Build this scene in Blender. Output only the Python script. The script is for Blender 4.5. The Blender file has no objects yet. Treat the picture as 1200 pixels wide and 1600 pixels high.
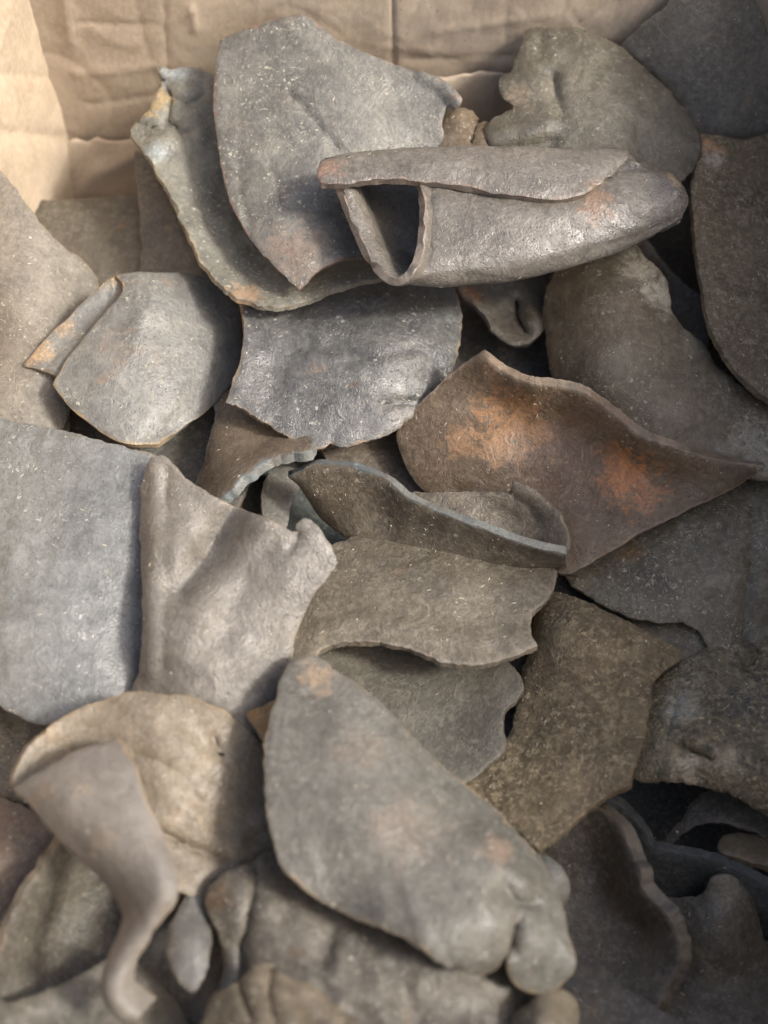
import bpy, bmesh, math, random
import numpy as np
from mathutils import Vector, noise
from mathutils.geometry import delaunay_2d_cdt

# ------------------------------------------------------------------ camera, sky, sun, exposure
SC = bpy.context.scene
COL = SC.collection
PITCH = math.radians(60)
DIST = 0.55
FPX = 800 / math.tan(math.radians(25))          # focal length in pixels of a 1200 x 1600 frame
CAM = np.array([0.0, -DIST * math.cos(PITCH), DIST * math.sin(PITCH)])
FWD = np.array([0.0, math.cos(PITCH), -math.sin(PITCH)])
RGT = np.array([1.0, 0.0, 0.0])
UPV = np.array([0.0, math.sin(PITCH), math.cos(PITCH)])

cd = bpy.data.cameras.new('camera')
cam = bpy.data.objects.new('camera', cd)
COL.objects.link(cam)
cam.location = CAM
cam.rotation_euler = (math.radians(90) - PITCH, 0, 0)
cd.sensor_fit = 'VERTICAL'
cd.sensor_height = 24
cd.lens = 12 / math.tan(math.radians(25))
cd.clip_start = 0.01
cd.clip_end = 100
cd.dof.use_dof = True
cd.dof.focus_distance = 0.545
cd.dof.aperture_fstop = 2.7
SC.camera = cam

SUN_DIR = Vector((0.72, -0.20, 0.70)).normalized()          # towards the sun
W = bpy.data.worlds.new('World')
SC.world = W
W.use_nodes = True
nt = W.node_tree
nt.nodes.clear()
sky = nt.nodes.new('ShaderNodeTexSky')
sky.sky_type = 'NISHITA'
sky.sun_disc = False
sky.sun_elevation = math.asin(SUN_DIR.z)
sky.sun_rotation = math.atan2(SUN_DIR.x, SUN_DIR.y)
sky.air_density = 0.75
sky.dust_density = 5.0
sky.ozone_density = 0.4
bg = nt.nodes.new('ShaderNodeBackground')
bg.inputs['Strength'].default_value = 0.15
wo = nt.nodes.new('ShaderNodeOutputWorld')
nt.links.new(sky.outputs[0], bg.inputs[0])
nt.links.new(bg.outputs[0], wo.inputs[0])

sl = bpy.data.lights.new('sun', 'SUN')
sl.energy = 1.75
sl.angle = math.radians(8)
sl.color = (1.0, 0.985, 0.955)
so = bpy.data.objects.new('sun', sl)
COL.objects.link(so)
so.rotation_euler = SUN_DIR.to_track_quat('Z', 'Y').to_euler()

SC.view_settings.view_transform = 'Standard'
SC.view_settings.look = 'None'
SC.view_settings.gamma = 1
SC.view_settings.exposure = 1.0


# ------------------------------------------------------------------ helpers
def ray(px, py):
    return FWD + RGT * ((px - 600) / FPX) + UPV * ((800 - py) / FPX)


def ref(py):
    """how far (cm) the slope of the heap comes towards the viewer at this row"""
    return (py - 800) / 100 * 1.2


def at(px, py, r):
    """a point of the heap, r cm proud of the heap's mean slope"""
    return CAM + ray(px, py) * (DIST - (ref(py) + r) / 100)


WALL_Y = 0.272


def at_wall(px, py, off=0.0):
    v = ray(px, py)
    return CAM + v * ((WALL_Y - off - CAM[1]) / v[1])


def tps(ctl):
    c = np.array(ctl, float)
    x = c[:, :2] / 100
    n = len(x)
    def U(a, b):
        d2 = ((a[:, None, :] - b[None, :, :]) ** 2).sum(-1)
        return np.where(d2 > 1e-9, d2 * np.log(np.maximum(d2, 1e-9)), 0)
    if n < 4:
        A = np.c_[x, np.ones(n)]
        s = np.linalg.lstsq(A, c[:, 2], rcond=None)[0]
        return lambda q: (q / 100) @ s[:2] + s[2]
    K = U(x, x) + np.eye(n) * 0.02
    Pm = np.c_[np.ones(n), x]
    L = np.zeros((n + 3, n + 3))
    L[:n, :n] = K
    L[:n, n:] = Pm
    L[n:, :n] = Pm.T
    w = np.linalg.solve(L, np.r_[c[:, 2], 0, 0, 0])
    def f(q):
        q = q / 100
        return U(q, x) @ w[:n] + w[n] + q @ w[n + 1:]
    return f


def catmull(p, closed, step):
    p = np.array(p, float)
    n = len(p)
    out = []
    segs = n if closed else n - 1
    for i in range(segs):
        if closed:
            a, b, c, d = p[(i - 1) % n], p[i], p[(i + 1) % n], p[(i + 2) % n]
        else:
            b, c = p[i], p[i + 1]
            a = p[i - 1] if i > 0 else 2 * b - c
            d = p[i + 2] if i + 2 < n else 2 * c - b
        ln = np.linalg.norm((c - b)[:2])
        k = max(1, int(round(ln / step)))
        # centripetal parametrisation
        t0 = 0
        t1 = t0 + max(np.linalg.norm(b - a), 1e-6) ** .5
        t2 = t1 + max(np.linalg.norm(c - b), 1e-6) ** .5
        t3 = t2 + max(np.linalg.norm(d - c), 1e-6) ** .5
        for j in range(k):
            t = t1 + (t2 - t1) * j / k
            A1 = (t1 - t) / (t1 - t0) * a + (t - t0) / (t1 - t0) * b
            A2 = (t2 - t) / (t2 - t1) * b + (t - t1) / (t2 - t1) * c
            A3 = (t3 - t) / (t3 - t2) * c + (t - t2) / (t3 - t2) * d
            B1 = (t2 - t) / (t2 - t0) * A1 + (t - t0) / (t2 - t0) * A2
            B2 = (t3 - t) / (t3 - t1) * A2 + (t - t1) / (t3 - t1) * A3
            out.append((t2 - t) / (t2 - t1) * B1 + (t - t1) / (t2 - t1) * B2)
    if not closed:
        out.append(p[-1])
    return np.array(out)


def smooth_outline(pts, step=6.0):
    """closed outline; a third item marks a sharp corner"""
    cor = [i for i, p in enumerate(pts) if len(p) > 2]
    xy = [p[:2] for p in pts]
    n = len(xy)
    if not cor:
        return catmull(xy, True, step)
    out = []
    for a, b in zip(cor, cor[1:] + [cor[0] + n]):
        if b == a:
            b = a + n
        chain = [xy[k % n] for k in range(a, b + 1)]
        out.append(catmull(chain, False, step)[:-1])
    return np.vstack(out)


def inside(poly, q):
    x, y = q[:, 0], q[:, 1]
    r = np.zeros(len(q), bool)
    j = len(poly) - 1
    for i in range(len(poly)):
        xi, yi = poly[i]
        xj, yj = poly[j]
        if yi != yj:
            m = ((yi > y) != (yj > y)) & (x < (xj - xi) * (y - yi) / (yj - yi) + xi)
            r ^= m
        j = i
    return r


def near_dist(a, b):
    out = np.empty(len(a))
    for s in range(0, len(a), 400):
        out[s:s + 400] = np.sqrt(((a[s:s + 400, None, :] - b[None]) ** 2).sum(-1).min(1))
    return out


def seg_dist(q, line):
    best = np.full(len(q), 1e9)
    for a, b in zip(line[:-1], line[1:]):
        a, b = np.array(a, float), np.array(b, float)
        ab = b - a
        t = np.clip(((q - a) @ ab) / max(ab @ ab, 1e-9), 0, 1)
        best = np.minimum(best, np.linalg.norm(q - (a + t[:, None] * ab), axis=1))
    return best


def fbm(p, scale, seed, octaves=3):
    v = Vector((p[0] * scale + seed * 7.31, p[1] * scale - seed * 3.17, p[2] * scale + seed))
    s, a = 0.0, 1.0
    for _ in range(octaves):
        s += noise.noise(v) * a
        v = v * 2.07
        a *= 0.5
    return s


def sheet_from_outline(outline, ctl, creases=(), seed=0, rough=0.05, jitter=1.3, step=6.0, grid=9.0):
    """mid surface of a bent piece: vertices, triangles, boundary loop"""
    b = smooth_outline(outline, step)
    nb = len(b)
    # frayed, uneven cut edge
    tan = np.roll(b, -1, 0) - np.roll(b, 1, 0)
    tan /= np.maximum(np.linalg.norm(tan, axis=1, keepdims=True), 1e-6)
    nor = np.c_[tan[:, 1], -tan[:, 0]]
    j = np.array([noise.noise(Vector((p[0] * .045, p[1] * .045, seed))) + .55 * noise.noise(Vector((p[0] * .14, p[1] * .14, seed + 5))) + .5 * noise.noise(Vector((p[0] * .33, p[1] * .33, seed + 8))) for p in b])
    b = b + nor * (j * jitter * 1.5)[:, None]
    x0, y0 = b.min(0)
    x1, y1 = b.max(0)
    rng = random.Random(seed)
    gp = []
    row = 0
    y = y0
    while y < y1:
        x = x0 + (grid / 2 if row % 2 else 0)
        while x < x1:
            gp.append((x + rng.uniform(-1, 1), y + rng.uniform(-1, 1)))
            x += grid
        y += grid * .866
        row += 1
    gp = np.array(gp)
    gp = gp[inside(b, gp)]
    gp = gp[near_dist(gp, b) > grid * .5]
    q = np.vstack([b, gp])
    vs = [Vector((p[0] / 100, p[1] / 100)) for p in q]
    res = delaunay_2d_cdt(vs, [], [list(range(nb))], 1, 1e-6)
    verts, faces = res[0], res[2]
    q2 = np.array([(v.x * 100, v.y * 100) for v in verts])
    d = tps(ctl)(q2)
    for line, depth, width in creases:
        dd = seg_dist(q2, line)
        d = d - depth * np.exp(-(dd / width) ** 2)
    P = np.array([at(a[0], a[1], r) for a, r in zip(q2, d)])
    tris = []
    for f in faces:
        for k in range(1, len(f) - 1):
            tris.append((f[0], f[k], f[k + 1]))
    tris = np.array(tris)
    P = roughen(P, tris, seed, rough)
    # boundary loop from the triangles themselves
    return P, tris, True


def roughen(P, tris, seed, amp):
    if amp <= 0:
        return P
    n = normals(P, tris)
    rng = random.Random(seed * 13 + 5)
    a = Vector((rng.uniform(-1, 1), rng.uniform(-1, 1), rng.uniform(-.4, .4))).normalized()
    c = a.cross(Vector((0, .3, 1))).normalized()
    e = a.cross(c)
    def wrinkle(p):
        p = Vector(p)
        q = Vector((p.dot(a) * 26, p.dot(c) * 85, p.dot(e) * 85)) + Vector((seed * 1.7, 0, 0))
        w = 1 - abs(noise.noise(q + Vector((noise.noise(q * .5), 0, 0)) * .8))
        m = max(0.0, noise.noise(p * 22 + Vector((0, seed, 0))) + .25)
        return -(w ** 6) * m
    h = np.array([fbm(p, 24, seed) * 1.3 + fbm(p, 95, seed + 9, 2) * .45 + wrinkle(p) * 2.6 for p in P]) * amp / 100
    return P + n * h[:, None]


def normals(P, tris):
    a, b, c = P[tris[:, 0]], P[tris[:, 1]], P[tris[:, 2]]
    fn = np.cross(b - a, c - a)
    n = np.zeros_like(P)
    for k in range(3):
        np.add.at(n, tris[:, k], fn)
    return n / np.maximum(np.linalg.norm(n, axis=1, keepdims=True), 1e-12)


def sheet_from_net(rows, creases=(), seed=0, rough=0.04, du=12, dv=12, jitter=1.0):
    """mid surface through a net of (px, py, r) points: used for folds and rolls"""
    R = [catmull_n(np.array(r, float), dv) for r in rows]
    R = np.array(R)                                     # rows x m x 3
    G = np.array([catmull_n(R[:, k], du) for k in range(R.shape[1])])   # m x n x 3
    m, n = G.shape[:2]
    q = G.reshape(-1, 3)
    d = q[:, 2].copy()
    for line, depth, width in creases:
        d -= depth * np.exp(-(seg_dist(q[:, :2], line) / width) ** 2)
    P = np.array([at(a[0], a[1], r) for a, r in zip(q, d)])
    tris = []
    for i in range(m - 1):
        for j in range(n - 1):
            a, b, c, e = i * n + j, (i + 1) * n + j, (i + 1) * n + j + 1, i * n + j + 1
            tris += [(a, b, c), (a, c, e)]
    tris = np.array(tris)
    P = roughen(P, tris, seed, rough)
    # uneven edge
    edge = [i * n + j for i in range(m) for j in range(n) if i in (0, m - 1) or j in (0, n - 1)]
    for k in edge:
        v = P[k]
        P[k] = v + np.array([noise.noise(Vector(v * 160) + Vector((seed, 3, 1))), noise.noise(Vector(v * 160) + Vector((seed, 9, 4))),
                             noise.noise(Vector(v * 160) + Vector((seed, 1, 7)))]) * .0006 * jitter
    return P, tris, False


def catmull_n(p, k):
    n = len(p)
    out = []
    for i in range(n - 1):
        b, c = p[i], p[i + 1]
        a = p[i - 1] if i > 0 else 2 * b - c
        d = p[i + 2] if i + 2 < n else 2 * c - b
        for j in range(k):
            t = j / k
            out.append(.5 * ((2 * b) + (c - a) * t + (2 * a - 5 * b + 4 * c - d) * t * t + (3 * b - a - 3 * c + d) * t ** 3))
    out.append(p[-1])
    return np.array(out)


def boundary_loops(tris):
    nxt = {}
    es = set()
    for t in tris:
        for k in range(3):
            es.add((int(t[k]), int(t[(k + 1) % 3])))
    for a, b in es:
        if (b, a) not in es:
            nxt[a] = b
    loops = []
    while nxt:
        s = next(iter(nxt))
        l = [s]
        v = nxt.pop(s)
        while v != s and v in nxt:
            l.append(v)
            v = nxt.pop(v)
        loops.append(l)
    return loops


def thicken(P, tris, face_cam, t):
    """give a mid surface its thickness and a slightly rounded cut rim; returns verts, faces, rim attribute"""
    t = t / 100
    n = normals(P, tris)
    if face_cam:
        view = CAM - P.mean(0)
        fn = np.cross(P[tris[:, 1]] - P[tris[:, 0]], P[tris[:, 2]] - P[tris[:, 0]]).sum(0)
        if fn @ view < 0:
            tris = tris[:, ::-1]
            n = -n
    N = len(P)
    used = np.zeros(N, bool)
    used[tris.ravel()] = True
    loops = boundary_loops(tris)
    bidx = np.array([v for l in loops for v in l])
    bd = near_dist(P, P[bidx])
    # thins a little right at the edge
    th = t * (.5 - .10 * np.exp(-bd / (t * .6)))
    V = [P + n * th[:, None], P - n * th[:, None]]
    rim = [np.exp(-bd / .0016), np.exp(-bd / .0016)]
    F = [tuple(int(k) for k in f) for f in tris] + [tuple(int(k) + N for k in f[::-1]) for f in tris]
    base = 2 * N
    sharp = []
    for l in loops:
        L = np.array(l)
        m = len(L)
        tan = P[np.roll(L, -1)] - P[np.roll(L, 1)]
        o = np.cross(tan, n[L])
        o /= np.maximum(np.linalg.norm(o, axis=1, keepdims=True), 1e-12)
        for s in (.33, -.33):
            V.append(P[L] + n[L] * (s * t) + o * (t * .10))
            rim.append(np.full(m, 1.25))
        for k in range(m):
            k2 = (k + 1) % m
            a, b = int(L[k]), int(L[k2])
            r1, r1b, r2, r2b = base + k, base + k2, base + m + k, base + m + k2
            F.append((b, a, r1, r1b))
            F.append((r1b, r1, r2, r2b))
            F.append((r2b, r2, a + N, b + N))
            sharp += [(r1, r1b), (r2, r2b)]
        base += 2 * m
    return np.vstack(V), F, np.concatenate(rim), sharp


MATS = {}


def add_mesh(name, shells, mat, parent=None):
    """one mesh object out of one or more closed shells; origin at its lowest middle"""
    Vs, Fs, Rs = [], [], []
    o = 0
    Sh = set()
    Fa = []
    for V, F, R, sh, *fc in shells:
        Fa.append(np.full(len(V), fc[0] if fc else 0.0))
        Sh |= {(min(a, b) + o, max(a, b) + o) for a, b in sh}
        Vs.append(V)
        Rs.append(R)
        Fs += [tuple(i + o for i in f) for f in F]
        o += len(V)
    V = np.vstack(Vs)
    R = np.concatenate(Rs)
    org = V.mean(0)
    org[2] = V[:, 2].min()
    me = bpy.data.meshes.new(name)
    me.from_pydata((V - org).tolist(), [], Fs)
    me.update()
    at_ = me.attributes.new('rim', 'FLOAT', 'POINT')
    at_.data.foreach_set('value', R.astype(np.float32))
    if max(f.max() for f in Fa) > 0:
        fa = me.attributes.new('smooth_side', 'FLOAT', 'POINT')
        fa.data.foreach_set('value', np.concatenate(Fa).astype(np.float32))
    me.polygons.foreach_set('use_smooth', [True] * len(me.polygons))
    me.validate()
    ek = np.empty(len(me.edges) * 2, np.int32)
    me.edges.foreach_get('vertices', ek)
    ek = np.sort(ek.reshape(-1, 2), 1)
    sa = me.attributes.new('sharp_edge', 'BOOLEAN', 'EDGE')
    sa.data.foreach_set('value', [(int(a), int(b)) in Sh for a, b in ek])
    me.materials.append(mat)
    ob = bpy.data.objects.new(name, me)
    ob.location = org
    COL.objects.link(ob)
    if parent:
        ob.parent = parent
        ob.location = Vector(org) - parent.location
    return ob


# ------------------------------------------------------------------ materials
class G:
    """small node graph builder"""
    def __init__(self, name):
        self.m = bpy.data.materials.new(name)
        self.m.use_nodes = True
        self.t = self.m.node_tree
        self.t.nodes.clear()

    def n(self, kind, **kw):
        nd = self.t.nodes.new(kind)
        for k, v in kw.items():
            if k.startswith('i_'):
                key = k[2:]
                key = int(key) if key.isdigit() else key.replace('_', ' ')
                s = nd.inputs[key]
                if isinstance(v, bpy.types.NodeSocket):
                    self.t.links.new(v, s)
                else:
                    s.default_value = v
            else:
                setattr(nd, k, v)
        return nd

    def noise(self, vec, scale, detail=3, rough=.55, dist=0.0):
        return self.n('ShaderNodeTexNoise', i_Vector=vec, i_Scale=scale, i_Detail=detail, i_Roughness=rough, i_Distortion=dist).outputs[0]

    def ramp(self, v, a, b, lo=0.0, hi=1.0, smooth=True):
        return self.n('ShaderNodeMapRange', interpolation_type='SMOOTHSTEP' if smooth else 'LINEAR', clamp=True,
                      i_0=v, i_1=a, i_2=b, i_3=lo, i_4=hi).outputs[0]

    def math(self, op, a, b=0.0, clamp=False):
        return self.n('ShaderNodeMath', operation=op, use_clamp=clamp, i_0=a, i_1=b).outputs[0]

    def mix(self, f, a, b, mode='MIX'):
        nd = self.n('ShaderNodeMix', data_type='RGBA', blend_type=mode)
        for k, v in ((0, f), (6, a), (7, b)):
            s = nd.inputs[k]
            if isinstance(v, bpy.types.NodeSocket):
                self.t.links.new(v, s)
            else:
                s.default_value = v if k == 0 else (*v[:3], 1)
        return nd.outputs[2]


def hide(base=(.155, .135, .118), warm=.15, warm_col=(.30, .15, .06), dust=.5, dust_col=(.50, .46, .38), pale=.0,
         rough=.50, bump=.5, rim=.55, rim_col=(.34, .25, .165), seed=0, worn=.25, grit=.25, face_col=None, spots=()):
    """tanned, dusty hide: mottled brown grey, rubbed tan patches, pale flecks and fibres, rubbed cut edge"""
    g = G('hide_%d' % seed)
    def tone(c, k, sat):
        m = (c[0] * .4 + c[1] * .4 + c[2] * .2)
        o = [max(.004, (m + (v - m) * sat) * k) for v in c]
        return (o[0] * .975, o[1] * 1.0, o[2] * .945)
    base = tone(base, .74, 1.45)
    dust_col = tone(dust_col, .80, 1.0)
    warm_col = tone(warm_col, .85, 1.1)
    rim_col = tone(rim_col, .72, 1.0)
    tc = g.n('ShaderNodeTexCoord').outputs['Object']
    vec = g.n('ShaderNodeVectorMath', operation='ADD', i_0=tc, i_1=(seed * .137, seed * .071, seed * .193)).outputs[0]
    jn = g.n('ShaderNodeTexNoise', i_Vector=vec, i_Scale=420.0, i_Detail=2.0)
    jv = g.n('ShaderNodeVectorMath', operation='MULTIPLY_ADD', i_0=jn.outputs['Color'], i_1=(.0042, .0042, .0042), i_2=vec).outputs[0]
    big = g.noise(vec, 26, 4, .6, .4)
    mid = g.noise(vec, 95, 5, .65, .3)
    fine = g.noise(vec, 620, 3, .7)
    b = base
    dark = tuple(c * .74 for c in b)
    lite = (b[0] * 1.26 + .006, b[1] * 1.26 + .006, b[2] * 1.26 + .006)
    col = g.mix(g.ramp(big, .32, .68), dark, lite)
    col = g.mix(g.ramp(mid, .36, .68, 0, .5), col, tuple(c * 1.15 for c in lite))
    col = g.mix(g.ramp(g.noise(vec, 60, 4, .7, .8), .50, .74, 0, .4), col, tuple(c * .6 for c in b))
    # rubbed tan / rust patches
    wp = g.noise(vec, 33, 4, .62, .5)
    col = g.mix(g.ramp(wp, .64 - .22 * warm, .80 - .16 * warm, 0, min(1, .35 + warm)), col, warm_col)
    # rubbed spots at known places on the piece (world position of the spot, radius m, colour, strength)
    gp = g.n('ShaderNodeNewGeometry').outputs['Position']
    for (cx, cy, cz), rad, sc, stg in spots:
        dv = g.n('ShaderNodeVectorMath', operation='DISTANCE', i_0=gp, i_1=(cx, cy, cz)).outputs['Value']
        dv = g.math('ADD', dv, g.math('MULTIPLY', g.math('SUBTRACT', g.noise(vec, 110, 6, .78, .6), .5), rad * 3.4))
        col = g.mix(g.ramp(dv, rad * .30, rad * .95, stg, 0), col, sc)
    # fine salt-and-pepper grain
    col = g.mix(g.ramp(fine, .42, .66, .0, .38), col, tuple(c * .45 for c in b), 'MIX')
    gn = g.noise(jv, 330, 3, .75)
    gm = g.ramp(g.noise(vec, 55, 3, .6), .3, .65, .35, 1.0)
    col = g.mix(g.math('MULTIPLY', g.ramp(gn, .47, .62, 0, grit), gm), col, tuple(c * .85 for c in dust_col))
    if face_col:
        fa = g.n('ShaderNodeAttribute', attribute_name='smooth_side').outputs['Fac']
        fcol = g.mix(g.ramp(big, .3, .7), tuple(c * .8 for c in face_col), tuple(c * 1.12 for c in face_col))
        fcol = g.mix(g.ramp(g.noise(vec, 40, 4, .6), .55, .72, 0, .6), fcol, warm_col)
        col = g.mix(g.math('MULTIPLY', fa, .6), col, fcol)
    # dust film settled in patches
    df = g.noise(vec, 48, 5, .7, .6)
    col = g.mix(g.ramp(df, .42, .78, 0, .40 * dust), col, dust_col)
    # flecks: small pale grains and short fibres
    vo = g.n('ShaderNodeTexVoronoi', feature='F1', i_Vector=jv, i_Scale=400.0, i_Randomness=1.0)
    pick = g.n('ShaderNodeSeparateColor', i_Color=vo.outputs['Color'])
    patch = g.ramp(g.noise(vec, 40, 3, .6), .36, .70, .06, 1.0)
    thr = g.math('MULTIPLY', g.math('MULTIPLY', pick.outputs[0], patch), dust)
    on = g.ramp(thr, .16, .34)
    sz = g.math('MULTIPLY', g.math('ADD', g.math('POWER', pick.outputs[1], 2.5), .30), .36)
    dot = g.ramp(g.math('DIVIDE', vo.outputs['Distance'], sz), .7, 1.0, 1, 0)
    fleck = g.math('MULTIPLY', on, dot)
    warp = g.n('ShaderNodeTexNoise', i_Vector=vec, i_Scale=70.0, i_Detail=1.0)
    wv = g.n('ShaderNodeVectorMath', operation='MULTIPLY_ADD', i_0=warp.outputs['Color'], i_1=(.05, .05, .05), i_2=vec).outputs[0]
    for rot, sc_ in (((.3, .6, .7), (1, .22, .6)), ((1.1, .2, 2.1), (.25, 1, .6))):
        mp = g.n('ShaderNodeMapping', i_Vector=wv, i_Rotation=rot, i_Scale=sc_).outputs[0]
        v2 = g.n('ShaderNodeTexVoronoi', feature='F1', i_Vector=mp, i_Scale=520.0)
        p2 = g.n('ShaderNodeSeparateColor', i_Color=v2.outputs['Color'])
        on2 = g.ramp(g.math('MULTIPLY', g.math('MULTIPLY', p2.outputs[0], patch), dust), .20, .36)
        fleck = g.math('MAXIMUM', fleck, g.math('MULTIPLY', g.math('MULTIPLY', on2, g.ramp(v2.outputs['Distance'], .12, .30, 1, 0)), .75))
    col = g.mix(g.math('MULTIPLY', fleck, min(1.0, .55 + .3 * dust)), col, tuple(min(1, c * 1.15) for c in dust_col))
    # dark pores
    po = g.n('ShaderNodeTexVoronoi', feature='F1', i_Vector=vec, i_Scale=560.0)
    pr = g.n('ShaderNodeSeparateColor', i_Color=po.outputs['Color']).outputs[0]
    pore = g.math('MULTIPLY', g.ramp(pr, .55, .8), g.ramp(po.outputs['Distance'], .10, .34, 1, 0))
    col = g.mix(g.math('MULTIPLY', pore, .3), col, tuple(c * .3 for c in b))
    # the cut edge is raw, rubbed and paler
    ra = g.n('ShaderNodeAttribute', attribute_name='rim').outputs['Fac']
    rn = g.noise(vec, 130, 4, .65)
    rl = g.ramp(g.noise(vec, 22, 3, .6), .36, .60, .05 + 1.0 * max(0, rim - .6), 1.0)
    rf = g.math('MULTIPLY', g.math('MULTIPLY', g.ramp(g.math('ADD', ra, g.math('MULTIPLY', g.math('SUBTRACT', rn, .5), 2.2)), .60, 1.2), rim), rl)
    col = g.mix(rf, col, g.mix(g.ramp(g.noise(vec, 60, 3), .4, .62), rim_col, (rim_col[0] * .62, rim_col[1] * .66, rim_col[2] * .72)))
    # roughness and relief
    ro = g.ramp(g.noise(vec, 70, 4, .6), .3, .7, rough - .10, rough + .14)
    ro = g.math('ADD', ro, g.math('MULTIPLY', fleck, .25), True)
    h1 = g.math('MULTIPLY', g.noise(vec, 210, 4, .6), 1.0)
    h2 = g.math('ADD', g.math('MULTIPLY', fine, .45), g.math('MULTIPLY', gn, grit * 1.2))
    wr = g.n('ShaderNodeTexNoise', i_Vector=wv, i_Scale=55.0, i_Detail=4.0, i_Roughness=.6, i_Distortion=1.2)
    wrk = g.math('ABSOLUTE', g.math('SUBTRACT', wr.outputs[0], .5))
    h3 = g.ramp(wrk, .0, .03, -.55 * worn, 0)
    fm = g.n('ShaderNodeMapping', i_Vector=wv, i_Rotation=(.9 + seed * .7, .4 + seed * 1.3, seed * 2.1), i_Scale=(1, .16, .6)).outputs[0]
    fr = g.noise(fm, 190, 4, .62)
    hh = g.math('ADD', g.math('ADD', h1, h2), h3)
    hh = g.math('ADD', hh, g.math('MULTIPLY', fr, 1.1))
    col = g.mix(g.ramp(fr, .46, .66, 0, .35), col, tuple(c * .6 for c in base))
    hh = g.math('ADD', hh, g.math('MULTIPLY', fleck, .5))
    hh = g.math('SUBTRACT', hh, g.math('MULTIPLY', pore, .5))
    bp = g.n('ShaderNodeBump', i_Strength=bump, i_Distance=.0011, i_Height=hh).outputs[0]
    bs = g.n('ShaderNodeBsdfPrincipled', i_Base_Color=col, i_Roughness=ro, i_Normal=bp)
    bs.inputs['Specular IOR Level'].default_value = .55
    out = g.n('ShaderNodeOutputMaterial', i_Surface=bs.outputs[0])
    return g.m


def cardboard():
    g = G('cardboard')
    tc = g.n('ShaderNodeTexCoord').outputs['Object']
    big = g.noise(tc, 14, 4, .6)
    fib = g.noise(g.n('ShaderNodeMapping', i_Vector=tc, i_Scale=(1, 1, .7)).outputs[0], 380, 3, .6)
    col = g.mix(g.ramp(big, .3, .7), (.37, .30, .21), (.48, .395, .285))
    col = g.mix(g.ramp(fib, .35, .7, 0, .5), col, (.54, .43, .33))
    col = g.mix(g.ramp(g.noise(tc, 60, 5, .7), .55, .78, 0, .45), col, (.30, .20, .125))
    sp = g.n('ShaderNodeTexVoronoi', i_Vector=tc, i_Scale=300.0)
    spk = g.math('MULTIPLY', g.ramp(g.n('ShaderNodeSeparateColor', i_Color=sp.outputs['Color']).outputs[0], .88, .93), g.ramp(sp.outputs['Distance'], .1, .25, 1, 0))
    col = g.mix(g.math('MULTIPLY', spk, .6), col, (.22, .15, .10))
    ra = g.n('ShaderNodeAttribute', attribute_name='rim').outputs['Fac']
    col = g.mix(g.ramp(g.math('ADD', ra, g.math('MULTIPLY', g.math('SUBTRACT', g.noise(tc, 90, 3), .5), .9)), .35, 1.0, 0, .7), col, (.66, .53, .40))
    h = g.math('ADD', g.math('MULTIPLY', g.noise(tc, 45, 5, .6), .9), g.math('MULTIPLY', fib, .25))
    wv = g.n('ShaderNodeTexWave', wave_type='BANDS', bands_direction='X', i_Vector=tc, i_Scale=62.0, i_Distortion=.6, i_Detail=1.0)
    h = g.math('ADD', h, g.math('MULTIPLY', wv.outputs['Fac'], .03))
    bp = g.n('ShaderNodeBump', i_Strength=.45, i_Distance=.0014, i_Height=h).outputs[0]
    bs = g.n('ShaderNodeBsdfPrincipled', i_Base_Color=col, i_Roughness=.8, i_Normal=bp)
    bs.inputs['Specular IOR Level'].default_value = .25
    g.n('ShaderNodeOutputMaterial', i_Surface=bs.outputs[0])
    return g.m


def ground_mat():
    g = G('ground')
    tc = g.n('ShaderNodeTexCoord').outputs['Object']
    col = g.mix(g.noise(tc, 9, 6, .7), (.20, .19, .17), (.30, .28, .25))
    bs = g.n('ShaderNodeBsdfPrincipled', i_Base_Color=col, i_Roughness=.9)
    g.n('ShaderNodeOutputMaterial', i_Surface=bs.outputs[0])
    return g.m


# ------------------------------------------------------------------ ground and cardboard box
FLOOR_Z = -0.150
me = bpy.data.meshes.new('ground')
s = 30.0
me.from_pydata([(-s, -s, 0), (s, -s, 0), (s, s, 0), (-s, s, 0)], [], [(0, 1, 2, 3)])
me.materials.append(ground_mat())
gr = bpy.data.objects.new('ground', me)
gr.location = (0, 0, FLOOR_Z - .006)
gr['kind'] = 'structure'
COL.objects.link(gr)

BOX = bpy.data.objects.new('cardboard_box', None)
BOX.location = (0, 0, FLOOR_Z)
BOX['label'] = 'open brown cardboard box with crumpled walls, filled with dried hide pieces'
BOX['category'] = 'box'
COL.objects.link(BOX)
CARD = cardboard()
BOX_TOP = 0.185

CX = (at_wall(112, 235))[0]            # the back left corner
RX = 0.238


def wall_grid(a, b, z0, z1, nx, nz, disp, t=.004, inward=(0, -1, 0)):
    """an upright cardboard panel from a to b, pushed in and out by disp(p)"""
    inward = np.array(inward, float)
    P = []
    for j in range(nz + 1):
        for i in range(nx + 1):
            u, w = i / nx, j / nz
            p = np.array([a[0] + (b[0] - a[0]) * u, a[1] + (b[1] - a[1]) * u, z0 + (z1 - z0) * w])
            P.append(p + inward * disp(p))
    tris = []
    for j in range(nz):
        for i in range(nx):
            k = j * (nx + 1) + i
            tris += [(k, k + 1, k + nx + 2), (k, k + nx + 2, k + nx + 1)]
    return np.array(P), np.array(tris)


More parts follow.
